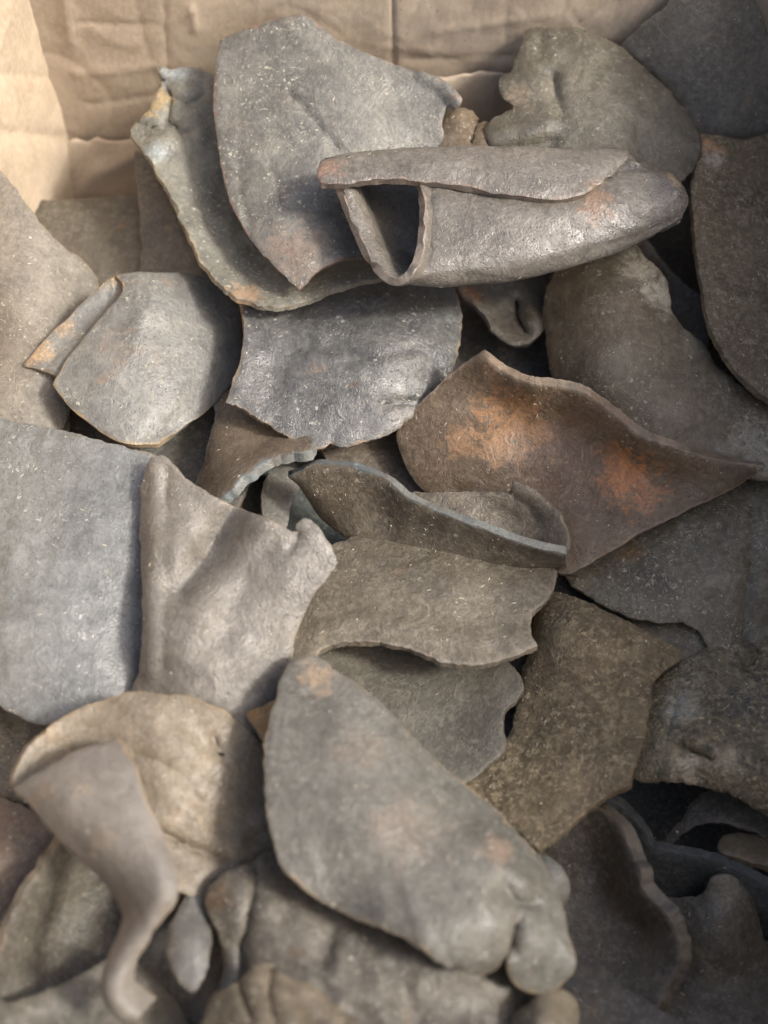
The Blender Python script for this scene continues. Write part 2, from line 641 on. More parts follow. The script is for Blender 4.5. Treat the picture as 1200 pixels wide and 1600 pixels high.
def crease_fn(lines, seed):
    segs = [(np.array(a), np.array(b), dp, w) for a, b, dp, w in lines]
    def f(p):
        q = np.array(p)
        d = fbm(p, 11, seed, 2) * .0034 + fbm(p, 60, seed + 3, 2) * .0003
        # facets and sharp little folds: crumpled paper
        for sc_, am in ((15, .0006), (34, .0002)):
            d -= (1 - abs(noise.noise(Vector(p) * sc_ + Vector((0, seed, 3))))) ** 16 * am
            d += (1 - abs(noise.noise(Vector(p) * sc_ + Vector((9, seed, 7))))) ** 16 * am
        d += (abs(noise.noise(Vector(p) * 15 + Vector((seed, 0, 0)))) ** .9) * .0014
        for a, b, dp, w in segs:
            ab = b - a
            t = min(1, max(0, float((q - a) @ ab / (ab @ ab))))
            r = np.linalg.norm(q - (a + ab * t)) / w
            if r < 4:
                d += .7 * dp * math.exp(-r * 1.1)
        return d
    return f


def card_part(name, P, tris, t=.4):
    n = normals(P, tris)
    sh = thicken(P, tris, True, t)
    return add_mesh(name, [sh], CARD, BOX)


def W3(px, py):
    return at_wall(px, py)


back_lines = [
    (W3(613, -60), W3(617, 130), -.0028, .0022),
    (W3(617, -60), W3(622, 210), .0016, .0030),
    (W3(257, -40), W3(262, 120), -.0016, .0022),
    (W3(300, 5), W3(306, 40), .0018, .002),
    (W3(262, 35), W3(300, 8), .0014, .0025),
    (W3(115, 32), W3(250, 34), -.0012, .0022),
    (W3(120, 112), W3(260, 96), .0018, .004),
    (W3(140, 160), W3(330, 130), -.0014, .003),
    (W3(150, 235), W3(235, 215), -.0020, .003),
    (W3(680, 45), W3(860, 18), .0014, .004),
    (W3(640, 90), W3(800, 84), -.0012, .003),
    (W3(690, 60), W3(740, 5), -.0012, .003),
    (W3(95, -60), W3(112, 60), .003, .006),
    (W3(900, 40), W3(960, 0), -.0016, .004),
]
P, T = wall_grid((CX - .004, WALL_Y), (RX + .01, WALL_Y), FLOOR_Z, BOX_TOP, 300, 170, crease_fn(back_lines, 3))
card_part('wall', P, T)
LFX = CX - .105
left_in = np.array([.54, -.07, 0])
left_in /= np.linalg.norm(left_in)


def on_left(px, py):
    v = ray(px, py)
    nrm = np.array([.542, .075, 0])
    c = np.array([CX, WALL_Y, 0])
    nrm = np.array([(WALL_Y + .29), -(CX - LFX), 0])
    return CAM + v * (((c - CAM) @ nrm) / (v @ nrm))


left_lines = [
    (on_left(0, 115), on_left(105, 122), -.0022, .003),
    (on_left(-10, 168), on_left(10, 200), .003, .004),
    (on_left(0, 205), on_left(112, 215), -.0035, .004),
    (on_left(85, 130), on_left(100, 240), .002, .004),
    (on_left(40, 130), on_left(80, 210), .0014, .004),
]
P, T = wall_grid((LFX, -.29), (CX, WALL_Y), FLOOR_Z, BOX_TOP, 260, 150, crease_fn(left_lines, 11), inward=left_in)
card_part('wall', P, T)
P, T = wall_grid((RX, WALL_Y), (RX + .03, -.29), FLOOR_Z, BOX_TOP, 30, 20, crease_fn([], 17), inward=(-1, 0, 0))
card_part('wall', P, T)
P, T = wall_grid((RX + .03, -.29), (LFX, -.29), FLOOR_Z, BOX_TOP, 30, 20, crease_fn([], 23), inward=(0, 1, 0))
card_part('wall', P, T)
P = np.array([(LFX - .002, -.292, FLOOR_Z), (RX + .03, -.292, FLOOR_Z), (RX + .01, WALL_Y + .002, FLOOR_Z), (CX - .004, WALL_Y + .002, FLOOR_Z)])
card_part('bottom_panel', P, np.array([(0, 1, 2), (0, 2, 3)]))


def lining(outline, off, crs, seed):
    """a torn inner layer of the cardboard, standing off the back wall"""
    b = smooth_outline(outline, 7)
    j = np.array([noise.noise(Vector((p[0] * .07, p[1] * .07, seed))) for p in b])
    b = b + np.c_[np.zeros(len(b)), j * 2.5]
    xs = np.arange(b[:, 0].min(), b[:, 0].max(), 11)
    ys = np.arange(b[:, 1].min(), b[:, 1].max(), 11)
    gp = np.array([(x, y) for x in xs for y in ys])
    gp = gp[inside(b, gp)]
    gp = gp[near_dist(gp, b) > 5]
    q = np.vstack([b, gp])
    res = delaunay_2d_cdt([Vector((p[0] / 100, p[1] / 100)) for p in q], [], [list(range(len(b)))], 1, 1e-6)
    q2 = np.array([(v.x * 100, v.y * 100) for v in res[0]])
    d = np.array([off(p) for p in q2])
    for line, depth, width in crs:
        d += depth * np.exp(-(seg_dist(q2, line) / width))
    P = np.array([at_wall(p[0], p[1], o) for p, o in zip(q2, d)])
    P[:, 1] -= np.array([fbm(p, 30, seed) * .0012 for p in P])
    tris = np.array([(f[0], f[k], f[k + 1]) for f in res[2] for k in range(1, len(f) - 1)])
    return card_part('torn_lining', P, tris, .15)


lining([(112, 219), (135, 222), (152, 217), (170, 222), (200, 217), (235, 212), (262, 205), (275, 330), (200, 345), (120, 330), (108, 300)],
       lambda p: .007 + (p[1] - 215) * .00010,
       [(((118, 312), (148, 270), (172, 262), (215, 240)), .004, 12), (((150, 222), (165, 250)), -.002, 10)], 4)
lining([(640, 120), (690, 122), (730, 116), (762, 113), (800, 116), (850, 112), (850, 270), (640, 270)],
       lambda p: .010 + (p[1] - 115) * .00006, [(((790, 110), (795, 200)), -.003, 8)], 8)

# ------------------------------------------------------------------ the hide pieces
GROUP = 'dried hide pieces heaped in the box'
COUNT = [0]


SHARDS = []


def piece(label, shells, t=.36, **mat):
    COUNT[0] += 1
    seed = COUNT[0]
    parts = []
    for s_ in shells:
        V, F, R, sh = thicken(*s_[:3], s_[4] if len(s_) > 4 else t)
        SHARDS.append((V, F[:len(s_[1])], mat.get('dust', .5), seed))
        parts.append((V, F, R * (s_[3] if len(s_) > 3 else 1.0), sh, s_[5] if len(s_) > 5 else 0.0))
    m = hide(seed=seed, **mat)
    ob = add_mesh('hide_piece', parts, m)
    ob['label'] = label
    ob['category'] = 'hide piece'
    ob['group'] = GROUP
    allv = np.vstack([p[0] for p in parts])
    if allv[:, 1].max() > WALL_Y - .004:
        print('WALL', label, round(float(allv[:, 1].max() - WALL_Y), 4))
    if allv[:, 2].min() < FLOOR_Z:
        print('FLOOR', label, round(float(allv[:, 2].min()), 4))
    return ob


def S(outline, ctl, creases=(), rough=.06, jitter=2.0, seed=None, grid=8.0):
    return sheet_from_outline(outline, ctl, creases, COUNT[0] + 1 if seed is None else seed, rough, jitter, 4.5, grid)


def N(rows, creases=(), rough=.04, du=10, dv=12):
    return sheet_from_net(rows, creases, COUNT[0] + 1, rough, du, dv)


def spot(px, py, r, rad, col, st=.8):
    p = at(px, py, r)
    return (tuple(float(v) for v in p), rad, col, st)


GREY = (.150, .140, .130)
BROWN = (.150, .118, .092)
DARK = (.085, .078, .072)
RUST = (.34, .155, .060)
BLUE = (.30, .36, .40)
CREAM = (.56, .50, .36)

# ---- deep pieces seen only in the gaps
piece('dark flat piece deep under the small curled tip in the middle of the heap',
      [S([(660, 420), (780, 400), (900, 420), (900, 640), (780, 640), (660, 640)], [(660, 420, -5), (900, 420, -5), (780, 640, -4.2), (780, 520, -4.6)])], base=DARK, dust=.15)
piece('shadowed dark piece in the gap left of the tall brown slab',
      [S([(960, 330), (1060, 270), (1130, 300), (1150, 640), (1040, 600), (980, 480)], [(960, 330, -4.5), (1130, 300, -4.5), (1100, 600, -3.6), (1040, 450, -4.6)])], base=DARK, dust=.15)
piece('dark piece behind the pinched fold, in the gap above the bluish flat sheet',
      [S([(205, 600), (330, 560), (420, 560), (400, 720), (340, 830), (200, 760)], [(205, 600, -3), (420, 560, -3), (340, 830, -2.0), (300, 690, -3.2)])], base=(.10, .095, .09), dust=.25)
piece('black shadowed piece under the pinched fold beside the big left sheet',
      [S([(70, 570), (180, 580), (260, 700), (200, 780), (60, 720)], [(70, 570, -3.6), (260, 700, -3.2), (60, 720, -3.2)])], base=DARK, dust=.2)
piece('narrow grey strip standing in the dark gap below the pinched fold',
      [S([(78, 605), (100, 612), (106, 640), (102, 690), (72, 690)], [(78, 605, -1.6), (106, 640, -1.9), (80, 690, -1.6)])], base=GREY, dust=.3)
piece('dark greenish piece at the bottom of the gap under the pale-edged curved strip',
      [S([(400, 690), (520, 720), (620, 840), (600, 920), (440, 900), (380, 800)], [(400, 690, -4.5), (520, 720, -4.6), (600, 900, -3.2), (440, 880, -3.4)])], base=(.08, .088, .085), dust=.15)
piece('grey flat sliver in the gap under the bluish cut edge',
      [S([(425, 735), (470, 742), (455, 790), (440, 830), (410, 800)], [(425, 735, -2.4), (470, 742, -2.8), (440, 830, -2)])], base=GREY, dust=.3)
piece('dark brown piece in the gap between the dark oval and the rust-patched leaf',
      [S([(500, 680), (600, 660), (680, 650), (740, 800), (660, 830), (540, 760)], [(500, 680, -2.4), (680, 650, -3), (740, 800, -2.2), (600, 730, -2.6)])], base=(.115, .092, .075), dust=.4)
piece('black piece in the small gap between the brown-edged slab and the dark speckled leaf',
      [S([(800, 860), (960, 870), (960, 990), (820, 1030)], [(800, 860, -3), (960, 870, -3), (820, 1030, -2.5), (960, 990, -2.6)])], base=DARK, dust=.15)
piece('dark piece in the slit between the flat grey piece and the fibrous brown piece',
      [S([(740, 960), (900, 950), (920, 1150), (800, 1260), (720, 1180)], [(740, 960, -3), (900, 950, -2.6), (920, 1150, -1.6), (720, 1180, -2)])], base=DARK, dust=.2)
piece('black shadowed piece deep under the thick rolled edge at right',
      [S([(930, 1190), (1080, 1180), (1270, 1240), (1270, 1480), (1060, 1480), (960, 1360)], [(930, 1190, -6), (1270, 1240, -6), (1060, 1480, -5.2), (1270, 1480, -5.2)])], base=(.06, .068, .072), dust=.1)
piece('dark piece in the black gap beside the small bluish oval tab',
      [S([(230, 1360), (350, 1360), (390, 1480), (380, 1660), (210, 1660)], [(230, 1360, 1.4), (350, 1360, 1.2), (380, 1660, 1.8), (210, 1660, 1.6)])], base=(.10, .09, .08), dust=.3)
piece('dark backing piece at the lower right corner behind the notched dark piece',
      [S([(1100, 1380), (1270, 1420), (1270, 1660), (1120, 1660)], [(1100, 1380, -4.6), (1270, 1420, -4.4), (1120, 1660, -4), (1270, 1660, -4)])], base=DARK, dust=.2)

# ---- upper left
piece('dark grey piece standing against the cardboard at far left, lowest behind the heap',
      [S([(40, 324), (95, 316), (140, 312), (180, 309), (226, 306), (255, 450), (150, 490), (90, 440)], [(40, 324, -5.2), (226, 306, -5.2), (255, 450, -4.0), (110, 470, -4.2), (150, 380, -4.4)])], base=(.130, .114, .096), dust=.2, worn=.1)
piece('narrow dark brown piece behind the lower end of the crumpled knobbly strip',
      [S([(212, 236), (232, 250), (262, 310), (290, 370), (330, 440), (330, 480), (228, 470), (224, 380), (217, 300)], [(212, 236, -3.6), (330, 440, -2.2), (228, 470, -3.2), (217, 300, -3.4)])], base=(.12, .108, .10), dust=.2)
piece('large smooth grey brown sheet at the left edge beside the pinched fold',
      [S([(-70, 235), (0, 270), (25, 298), (48, 330), (72, 362), (98, 388), (125, 406), (142, 424), (153, 450), (155, 500), (140, 570), (112, 630), (90, 690), (60, 740), (-70, 740)],
         [(-50, 250, 1.0), (0, 270, 1.3), (0, 450, .9), (0, 680, .6), (70, 400, .2), (130, 420, -1.6), (152, 510, -2.3), (95, 560, .1), (90, 680, -.8), (-60, 500, -.6)],
         rough=.06)], base=(.195, .175, .155), dust=.55, worn=.12, rough=.55)
piece('grey piece pinched double at its top left with an orange cut lip',
      [N([[(39, 572, .9), (66, 580, .85), (94, 590, .8), (190, 650, -1.2), (260, 655, -2)],
          [(72, 533, 1.0), (100, 545, .9), (135, 552, .8), (220, 600, -1.4), (290, 610, -2)],
          [(112, 493, 1.1), (140, 500, .9), (172, 508, .8), (250, 550, -1.4), (320, 560, -3)],
          [(154, 452, 1.2), (176, 462, .9), (200, 475, .8), (270, 505, -1.2), (345, 530, -3)],
          [(182, 435, 1.4), (208, 431, 1.2), (238, 431, .9), (292, 434, -.5), (352, 444, -2.0)],
          [(191, 462, 1.6), (212, 464, 1.6), (242, 474, 1.5), (302, 476, -.2), (374, 494, -2.2)],
          [(142, 520, 1.6), (170, 538, 1.7), (210, 556, 1.6), (288, 574, .3), (372, 570, -2.1)],
          [(108, 563, 1.5), (138, 588, 1.6), (175, 618, 1.5), (250, 640, .7), (328, 634, -1.2)],
          [(83, 602, 1.6), (104, 628, 1.5), (134, 656, 1.3), (188, 692, 1.0), (248, 697, .5)]], rough=.06)],
      t=.40, base=(.175, .170, .165), dust=.55, rim=1.0, rim_col=(.44, .31, .18), rough=.45, worn=.1,
      spots=[spot(60, 548, 1.0, .010, (.40, .26, .13), .75), spot(100, 508, 1.0, .009, (.38, .26, .14), .6), spot(180, 440, 1.3, .008, (.36, .26, .15), .6)])
piece('crumpled knobbly strip with a bluish knot, left of the tall upright sheet',
      [S([(250, 113), (270, 115), (292, 110), (326, 117), (350, 170), (375, 280), (430, 380), (510, 405), (600, 405), (606, 432), (560, 444), (520, 458), (480, 474), (455, 480), (430, 486), (400, 480), (366, 466),
          (335, 440), (315, 412), (298, 380), (284, 348), (265, 306), (245, 272), (232, 248), (214, 230), (205, 208), (214, 192), (236, 174), (245, 152), (253, 134)],
         [(290, 112, .8), (252, 125, .9), (210, 212, .5), (325, 150, .5), (285, 250, .4), (255, 285, 1.2), (330, 330, .2), (298, 382, 1.5), (390, 410, .5), (430, 482, 2.0), (365, 462, 1.8), (500, 440, 1.2), (560, 440, 1.6), (600, 410, .6)],
         [(((256, 128), (268, 160), (262, 195)), .35, 7), (((212, 196), (250, 205), (275, 200)), .30, 8), (((232, 250), (240, 235), (262, 222)), -.5, 12), (((290, 118), (286, 150)), -.25, 9), (((300, 180), (310, 220)), -.2, 9), (((270, 150), (300, 165), (322, 150)), .22, 6), (((262, 190), (285, 212), (300, 208)), .3, 6), (((290, 135), (318, 140)), .2, 5), (((225, 215), (232, 235)), .2, 6),
          (((240, 300), (300, 420), (360, 470), (430, 490)), -.25, 9)],
         rough=.13, jitter=2.2, grid=7)],
      t=.40, base=(.185, .178, .160), dust=.85, rim=.7, rim_col=(.46, .35, .22), worn=.4, rough=.42,
      spots=[spot(243, 155, 1, .012, (.40, .27, .10), .8), spot(238, 235, 1.2, .011, (.22, .265, .275), .7), spot(275, 118, 1.0, .012, (.30, .34, .36), .7), spot(380, 470, 1.9, .014, (.50, .29, .14), .7)])
piece('tall upright grey sheet leaning on the cardboard, with a torn curled right tip',
      [S([(345, 64, 1), (370, 53), (400, 42), (440, 30), (473, 25), (498, 40), (522, 60), (560, 80), (600, 97), (640, 112), (668, 117), (692, 128), (710, 142), (720, 156, 1), (714, 170), (700, 166), (690, 190), (696, 240), (670, 330), (630, 410), (590, 414),
          (568, 405), (540, 406), (514, 415), (490, 430), (469, 453, 1), (440, 427), (405, 388), (385, 362), (367, 330), (350, 275), (341, 220), (335, 165), (338, 110)],
         [(345, 65, 3.9), (473, 25, 4.9), (600, 97, 4.1), (668, 118, 3.7), (716, 160, 3.7), (690, 200, 3.0), (340, 200, 3.2), (367, 330, 3.0), (469, 452, 3.0), (515, 418, 3.5), (568, 408, 2.7), (480, 220, 3.9), (560, 220, 3.7), (430, 340, 3.6), (530, 340, 3.0), (575, 330, 2.2), (620, 330, 1.6), (620, 400, 1.6)],
         [(((455, 150), (500, 200), (535, 242)), .24, 5), (((372, 235), (380, 320)), .15, 5), (((430, 300), (450, 345)), .15, 4), (((385, 330), (395, 390)), .12, 5), (((420, 255), (436, 300)), .10, 4), (((660, 118), (690, 132), (714, 156)), -.35, 10), (((610, 130), (625, 190)), .10, 5)],
         rough=.055, jitter=1.1)],
      t=.30, base=(.165, .158, .150), dust=.8, rim=.75, rim_col=(.36, .20, .14), worn=.3, rough=.48,
      spots=[spot(465, 400, 3.2, .024, (.30, .20, .14), .5)])
piece('rolled tube-shaped piece with a flap folded over its top and an open left mouth',
      [N([[(503, 290, 6.9), (524, 290, 6.9), (545, 289, 6.9), (600, 283, 6.8), (700, 290, 6.7), (800, 306, 6.6), (880, 312, 6.4), (930, 294, 6.0), (973, 252, 5.2)],
          [(498, 272, 6.9), (520, 269, 6.85), (545, 266, 6.8), (600, 262, 6.7), (720, 262, 6.7), (800, 268, 6.6), (880, 268, 6.3), (938, 260, 5.8), (979, 247, 5.1)],
          [(508, 254, 6.3), (528, 250, 6.2), (550, 247, 6.1), (600, 243, 6.0), (720, 237, 5.9), (800, 238, 5.8), (880, 240, 5.6), (940, 241, 5.2), (982, 243, 4.8)],
          [(524, 285, 6.3), (545, 285, 5.9), (562, 285, 3.4), (610, 285, 3.6), (720, 280, 4.7), (800, 278, 4.5), (880, 272, 4.4), (950, 268, 4.2), (1000, 262, 4.2)],
          [(546, 335, 6.1), (566, 335, 5.6), (583, 335, 3.2), (640, 335, 3.2), (730, 335, 4.0), (810, 330, 3.9), (890, 322, 3.9), (960, 310, 3.9), (1030, 290, 4.2)],
          [(570, 392, 6.0), (590, 390, 5.5), (614, 388, 3.6), (665, 395, 3.5), (745, 390, 4.2), (820, 380, 4.0), (900, 370, 4.0), (975, 350, 4.0), (1048, 322, 4.3)],
          [(592, 424, 6.1), (608, 423, 5.6), (628, 418, 4.3), (682, 428, 3.9), (752, 420, 4.2), (825, 408, 4.1), (905, 392, 4.05), (980, 366, 4.0), (1054, 333, 4.3)],
          [(618, 440, 6.3), (633, 436, 5.5), (648, 436, 5.2), (690, 441, 4.9), (760, 435, 4.6), (830, 424, 4.4), (910, 404, 4.3), (985, 378, 4.2), (1060, 343, 4.4)],
          [(642, 426, 6.6), (655, 427, 6.0), (668, 428, 5.8), (702, 431, 5.5), (768, 424, 5.3), (835, 412, 5.1), (912, 390, 4.9), (988, 366, 4.6), (1066, 333, 4.55)],
          [(653, 398, 6.8), (664, 405, 6.1), (680, 406, 6.1), (710, 408, 6.0), (775, 402, 5.8), (840, 392, 5.6), (915, 372, 5.3), (990, 352, 5.0), (1070, 322, 4.7)],
          [(660, 345, 6.9), (671, 346, 6.35), (685, 347, 6.4), (715, 350, 6.4), (780, 346, 6.3), (845, 342, 6.1), (920, 330, 5.8), (995, 318, 5.4), (1071, 306, 4.9)],
          [(658, 300, 6.6), (670, 302, 6.2), (685, 303, 6.2), (715, 306, 6.1), (780, 310, 6.0), (845, 312, 5.9), (920, 300, 5.5), (990, 286, 5.2), (1052, 281, 4.9)],
          [(648, 284, 5.7), (664, 284, 5.7), (680, 284, 5.7), (715, 284, 5.6), (780, 288, 5.5), (845, 290, 5.4), (920, 280, 5.1), (985, 272, 4.8), (1042, 274, 4.6)]],
         [(((690, 345), (760, 372), (800, 362)), .05, 10), (((1040, 285), (1055, 305)), -.15, 8)], rough=.06, du=9)],
      t=.55, base=(.165, .148, .135), dust=.3, rim=.9, rim_col=(.34, .25, .19), rough=.34, worn=.2,
      spots=[spot(930, 322, 5.7, .013, (.36, .20, .11), .5), spot(1050, 288, 4.9, .008, (.55, .40, .2), .7), spot(510, 270, 6.8, .012, (.34, .20, .13), .6)])
piece('crumbly brown lump between the torn tip and the rolled tube',
      [S([(680, 205), (703, 182), (728, 178), (744, 190), (738, 203), (760, 199), (776, 212), (800, 245), (680, 250)],
         [(680, 205, 2.2), (728, 180, 2.4), (745, 200, 2.0), (776, 212, 2.2), (740, 245, 2.4), (715, 205, 2.9), (755, 225, 2.8)], [(((742, 190), (735, 225)), .3, 6)], rough=.22, jitter=3, grid=6)],
      base=(.14, .105, .075), dust=.6, worn=.5, rough=.65)
piece('broad dark grey piece with ragged left edge and hollows behind the rolled tube',
      [S([(826, 53), (838, 47), (870, 49), (900, 48), (930, 56), (965, 75), (1010, 112), (1050, 152), (1075, 187), (1093, 222), (1088, 252), (1062, 286), (1030, 310), (950, 310), (850, 275), (795, 265), (770, 235), (760, 212), (766, 196), (786, 182),
          (802, 170), (790, 158), (780, 142), (784, 127), (800, 116), (806, 96), (816, 74)],
         [(900, 48, 2.8), (830, 55, 2.4), (965, 75, 2.5), (1090, 222, 1.4), (1062, 286, 1.9), (900, 180, 3.3), (980, 160, 3.0), (785, 150, 2.4), (765, 210, 2.8), (830, 200, 3.2), (950, 300, 3.0), (820, 110, 2.8), (850, 270, 2.6)],
         [(((864, 122), (868, 150), (874, 180)), .55, 10), (((1000, 205), (990, 250)), .3, 10), (((770, 215), (840, 205), (865, 180)), -.3, 16), (((770, 240), (860, 225)), .35, 14), (((845, 70), (850, 130)), .12, 9)],
         rough=.07, jitter=2.2, grid=8)],
      base=(.130, .116, .096), dust=.45, rim=.3, worn=.2,
      spots=[spot(810, 155, 2.7, .010, (.38, .28, .18), .6)])
piece('dark smooth piece in the far top right corner against the box wall',
      [S([(972, 74), (1000, 42), (1045, 5), (1070, -50), (1150, -60), (1178, 0), (1200, 55), (1222, 120), (1225, 212), (1150, 222), (1090, 222), (1060, 190), (1030, 130), (1000, 100)],
         [(1050, 0, 4.9), (1160, -40, 5.9), (1190, 30, 4.2), (1100, 100, 2.6), (1090, 215, -.6), (1215, 210, -.6), (976, 74, 2.1), (1010, 110, 1.5), (1050, 180, -.2)], rough=.05)],
      base=(.126, .110, .090), dust=.3, worn=.08, rim=.2)
piece('tall brown slab at the right edge with an orange top corner',
      [S([(1096, 214, 1), (1128, 217), (1160, 222), (1185, 216), (1240, 206), (1275, 420), (1270, 650), (1205, 630), (1165, 600), (1132, 560), (1108, 512), (1097, 455), (1088, 395), (1081, 340), (1079, 300), (1088, 262), (1096, 240)],
         [(1096, 214, 1.6), (1080, 340, 1.9), (1108, 512, 2.0), (1200, 628, 1.6), (1240, 205, .2), (1260, 450, .6), (1140, 400, 1.7), (1180, 520, 1.6), (1160, 300, 1.3)],
         [(((1098, 250), (1110, 256), (1122, 252)), .12, 6)], rough=.07, jitter=1.4)],
      t=.55, base=(.158, .122, .086), dust=.7, dust_col=(.46, .37, .25), warm=.2, rim=.35, rim_col=(.2, .15, .11), rough=.6, worn=.25, bump=.8, grit=.75,
      spots=[spot(1104, 232, 1.6, .011, (.45, .23, .10), .8), spot(1112, 252, 1.6, .008, (.52, .46, .36), .8)])

# ---- middle
piece('thin curved dark piece behind the humped piece, beside the tall brown slab',
      [S([(978, 360), (1010, 378), (1040, 415), (1072, 446), (1100, 470), (1100, 560), (1060, 540), (1030, 470), (1000, 410)],
         [(978, 360, -1.4), (1040, 415, -1.4), (1100, 470, -1.8), (1060, 540, -2.4), (1020, 440, -2.6)], rough=.04)],
      base=(.12, .10, .085), dust=.2, rim=.5)
piece('small curled tip hanging in the dark gap under the rolled tube',
      [S([(715, 446), (735, 430), (800, 415), (850, 415), (858, 470), (853, 498), (845, 520), (826, 537), (802, 541), (777, 526), (758, 502), (744, 482), (726, 468)],
         [(718, 450, -1.6), (760, 470, -2.2), (800, 450, -2.8), (853, 480, -2.6), (845, 515, -1.6), (802, 540, -1.7), (780, 520, -1.8), (800, 500, -2.6), (828, 505, -1.3)],
         [(((806, 474), (812, 500), (822, 520)), .8, 7), (((730, 462), (760, 500), (800, 536)), -.3, 9)], rough=.07, grid=6)],
      base=(.12, .105, .09), dust=.45, rim=.3, spots=[spot(735, 462, -1.7, .009, (.34, .17, .08), .8)])
piece('humped grey brown piece with a cream stain at its top right',
      [S([(962, 371), (985, 377), (1000, 396), (1028, 424), (1042, 453), (1046, 484), (1058, 508), (1085, 530), (1102, 547), (1118, 575), (1150, 600), (1205, 640), (1270, 665), (1270, 760), (1190, 750), (1120, 745), (1050, 735), (960, 720), (880, 670), (866, 600), (857, 540), (853, 480), (862, 442), (880, 416), (905, 394), (935, 377)],
         [(962, 371, 1.2), (853, 480, -1.4), (930, 470, 1.5), (866, 600, -1.6), (930, 600, .7), (1046, 485, .8), (1000, 450, 1.6), (1100, 550, .5), (1020, 590, 1.4), (1205, 640, .4), (1200, 730, .5), (1080, 680, .8), (960, 710, -.4)],
         [(((860, 440), (900, 450)), .15, 14)], rough=.07)],
      base=(.155, .124, .092), dust=.66, dust_col=(.52, .47, .36), warm=.1, worn=.15, rim=.3, rough=.55,
      spots=[spot(1005, 420, 1.6, .016, CREAM, .75), spot(1028, 460, 1.3, .014, CREAM, .8), spot(985, 395, 1.5, .010, CREAM, .5), spot(1185, 700, .5, .022, CREAM, .45)])
piece('dark oval piece with bluish sheen and a tan left edge, below the rolled tube',
      [S([(378, 474, 1), (430, 470), (480, 458), (540, 440), (600, 430), (690, 425), (712, 460), (719, 500), (716, 540), (705, 575), (682, 612), (650, 645), (612, 674), (572, 690), (530, 697), (516, 692), (508, 699), (485, 703), (458, 690), (430, 670), (400, 653), (372, 637), (354, 630, 1), (362, 605), (372, 580), (379, 545), (382, 520), (380, 495)],
         [(378, 476, 1.0), (380, 540, 1.5), (354, 630, 1.5), (430, 600, .8), (480, 560, 1.1), (600, 560, 1.2), (715, 500, -.9), (682, 612, -.6), (485, 703, .5), (572, 690, .1), (600, 440, -.6), (450, 490, .4), (650, 500, .5), (430, 665, .9)],
         [(((596, 634), (640, 628), (692, 618)), .24, 5), (((460, 552), (520, 545), (580, 560), (640, 548)), .17, 9), (((420, 575), (500, 580), (560, 572)), .14, 8), (((516, 690), (530, 660)), .06, 6)], rough=.06)],
      t=.36, base=(.105, .102, .102), dust=.62, dust_col=(.44, .42, .38), rim=.85, rim_col=(.40, .28, .18), rough=.40, worn=.2, bump=.5,
      spots=[spot(650, 665, .2, .025, (.22, .19, .15), .5)])
piece('brown cone-shaped piece with a bluish cut edge, under the dark oval',
      [S([(340, 620), (400, 630), (450, 670), (490, 700), (486, 712, 1), (462, 714), (432, 720), (402, 738), (374, 760), (348, 786), (326, 785), (308, 776), (322, 735), (333, 690), (340, 650)],
         [(484, 710, 1.6), (432, 718, 1.9), (374, 758, 1.9), (345, 783, 1.6), (400, 700, .0), (350, 700, -.2), (320, 760, -.4), (380, 645, -1.0), (450, 685, -.2)],
         [], rough=.05)],
      t=.72, base=(.135, .108, .085), dust=.45, dust_col=(.36, .30, .24), rim=1.0, rim_col=(.27, .29, .285), warm=.15, worn=.1)
piece('rust-patched brown leaf-shaped piece with a pale thick upper edge',
      [S([(754, 551, 1), (774, 567), (800, 583), (835, 595), (880, 601), (910, 609), (940, 628), (975, 655), (1005, 676), (1050, 693), (1100, 710), (1150, 722), (1192, 727, 1), (1150, 755), (1090, 787), (1040, 812), (990, 838), (935, 872), (888, 896), (860, 888), (820, 870), (740, 830), (690, 795), (662, 765), (642, 737), (628, 702), (622, 680), (640, 652), (672, 618), (702, 590), (730, 567)],
         [(754, 552, 2.6), (830, 594, 3.0), (910, 609, 3.0), (1005, 676, 3.0), (1100, 710, 2.3), (1185, 727, 1.6), (790, 625, .8), (880, 650, .9), (980, 710, 1.0), (1070, 745, 1.0), (625, 690, -1.0), (700, 600, .6), (700, 780, -1.4), (888, 892, -.2), (990, 838, .2), (850, 780, -.5), (760, 700, -.1)],
         [(((720, 770), (800, 745), (860, 755)), .25, 18)], rough=.05, jitter=1.2)],
      t=.75, base=(.128, .094, .068), dust=.4, dust_col=(.40, .31, .21), warm=.12, warm_col=(.30, .16, .08), rim=.9, rim_col=(.42, .32, .24), rough=.44, worn=.15, grit=.3,
      spots=[spot(800, 662, .3, .026, (.42, .21, .085), .85), spot(770, 700, .1, .014, (.40, .23, .11), .7), spot(720, 690, 0, .012, (.38, .21, .10), .6), spot(975, 742, .9, .020, (.46, .18, .05), .95), spot(1000, 770, .9, .014, (.36, .15, .06), .7), spot(880, 700, .6, .04, (.17, .10, .06), .5), spot(780, 580, 2.0, .012, (.30, .17, .09), .5)])
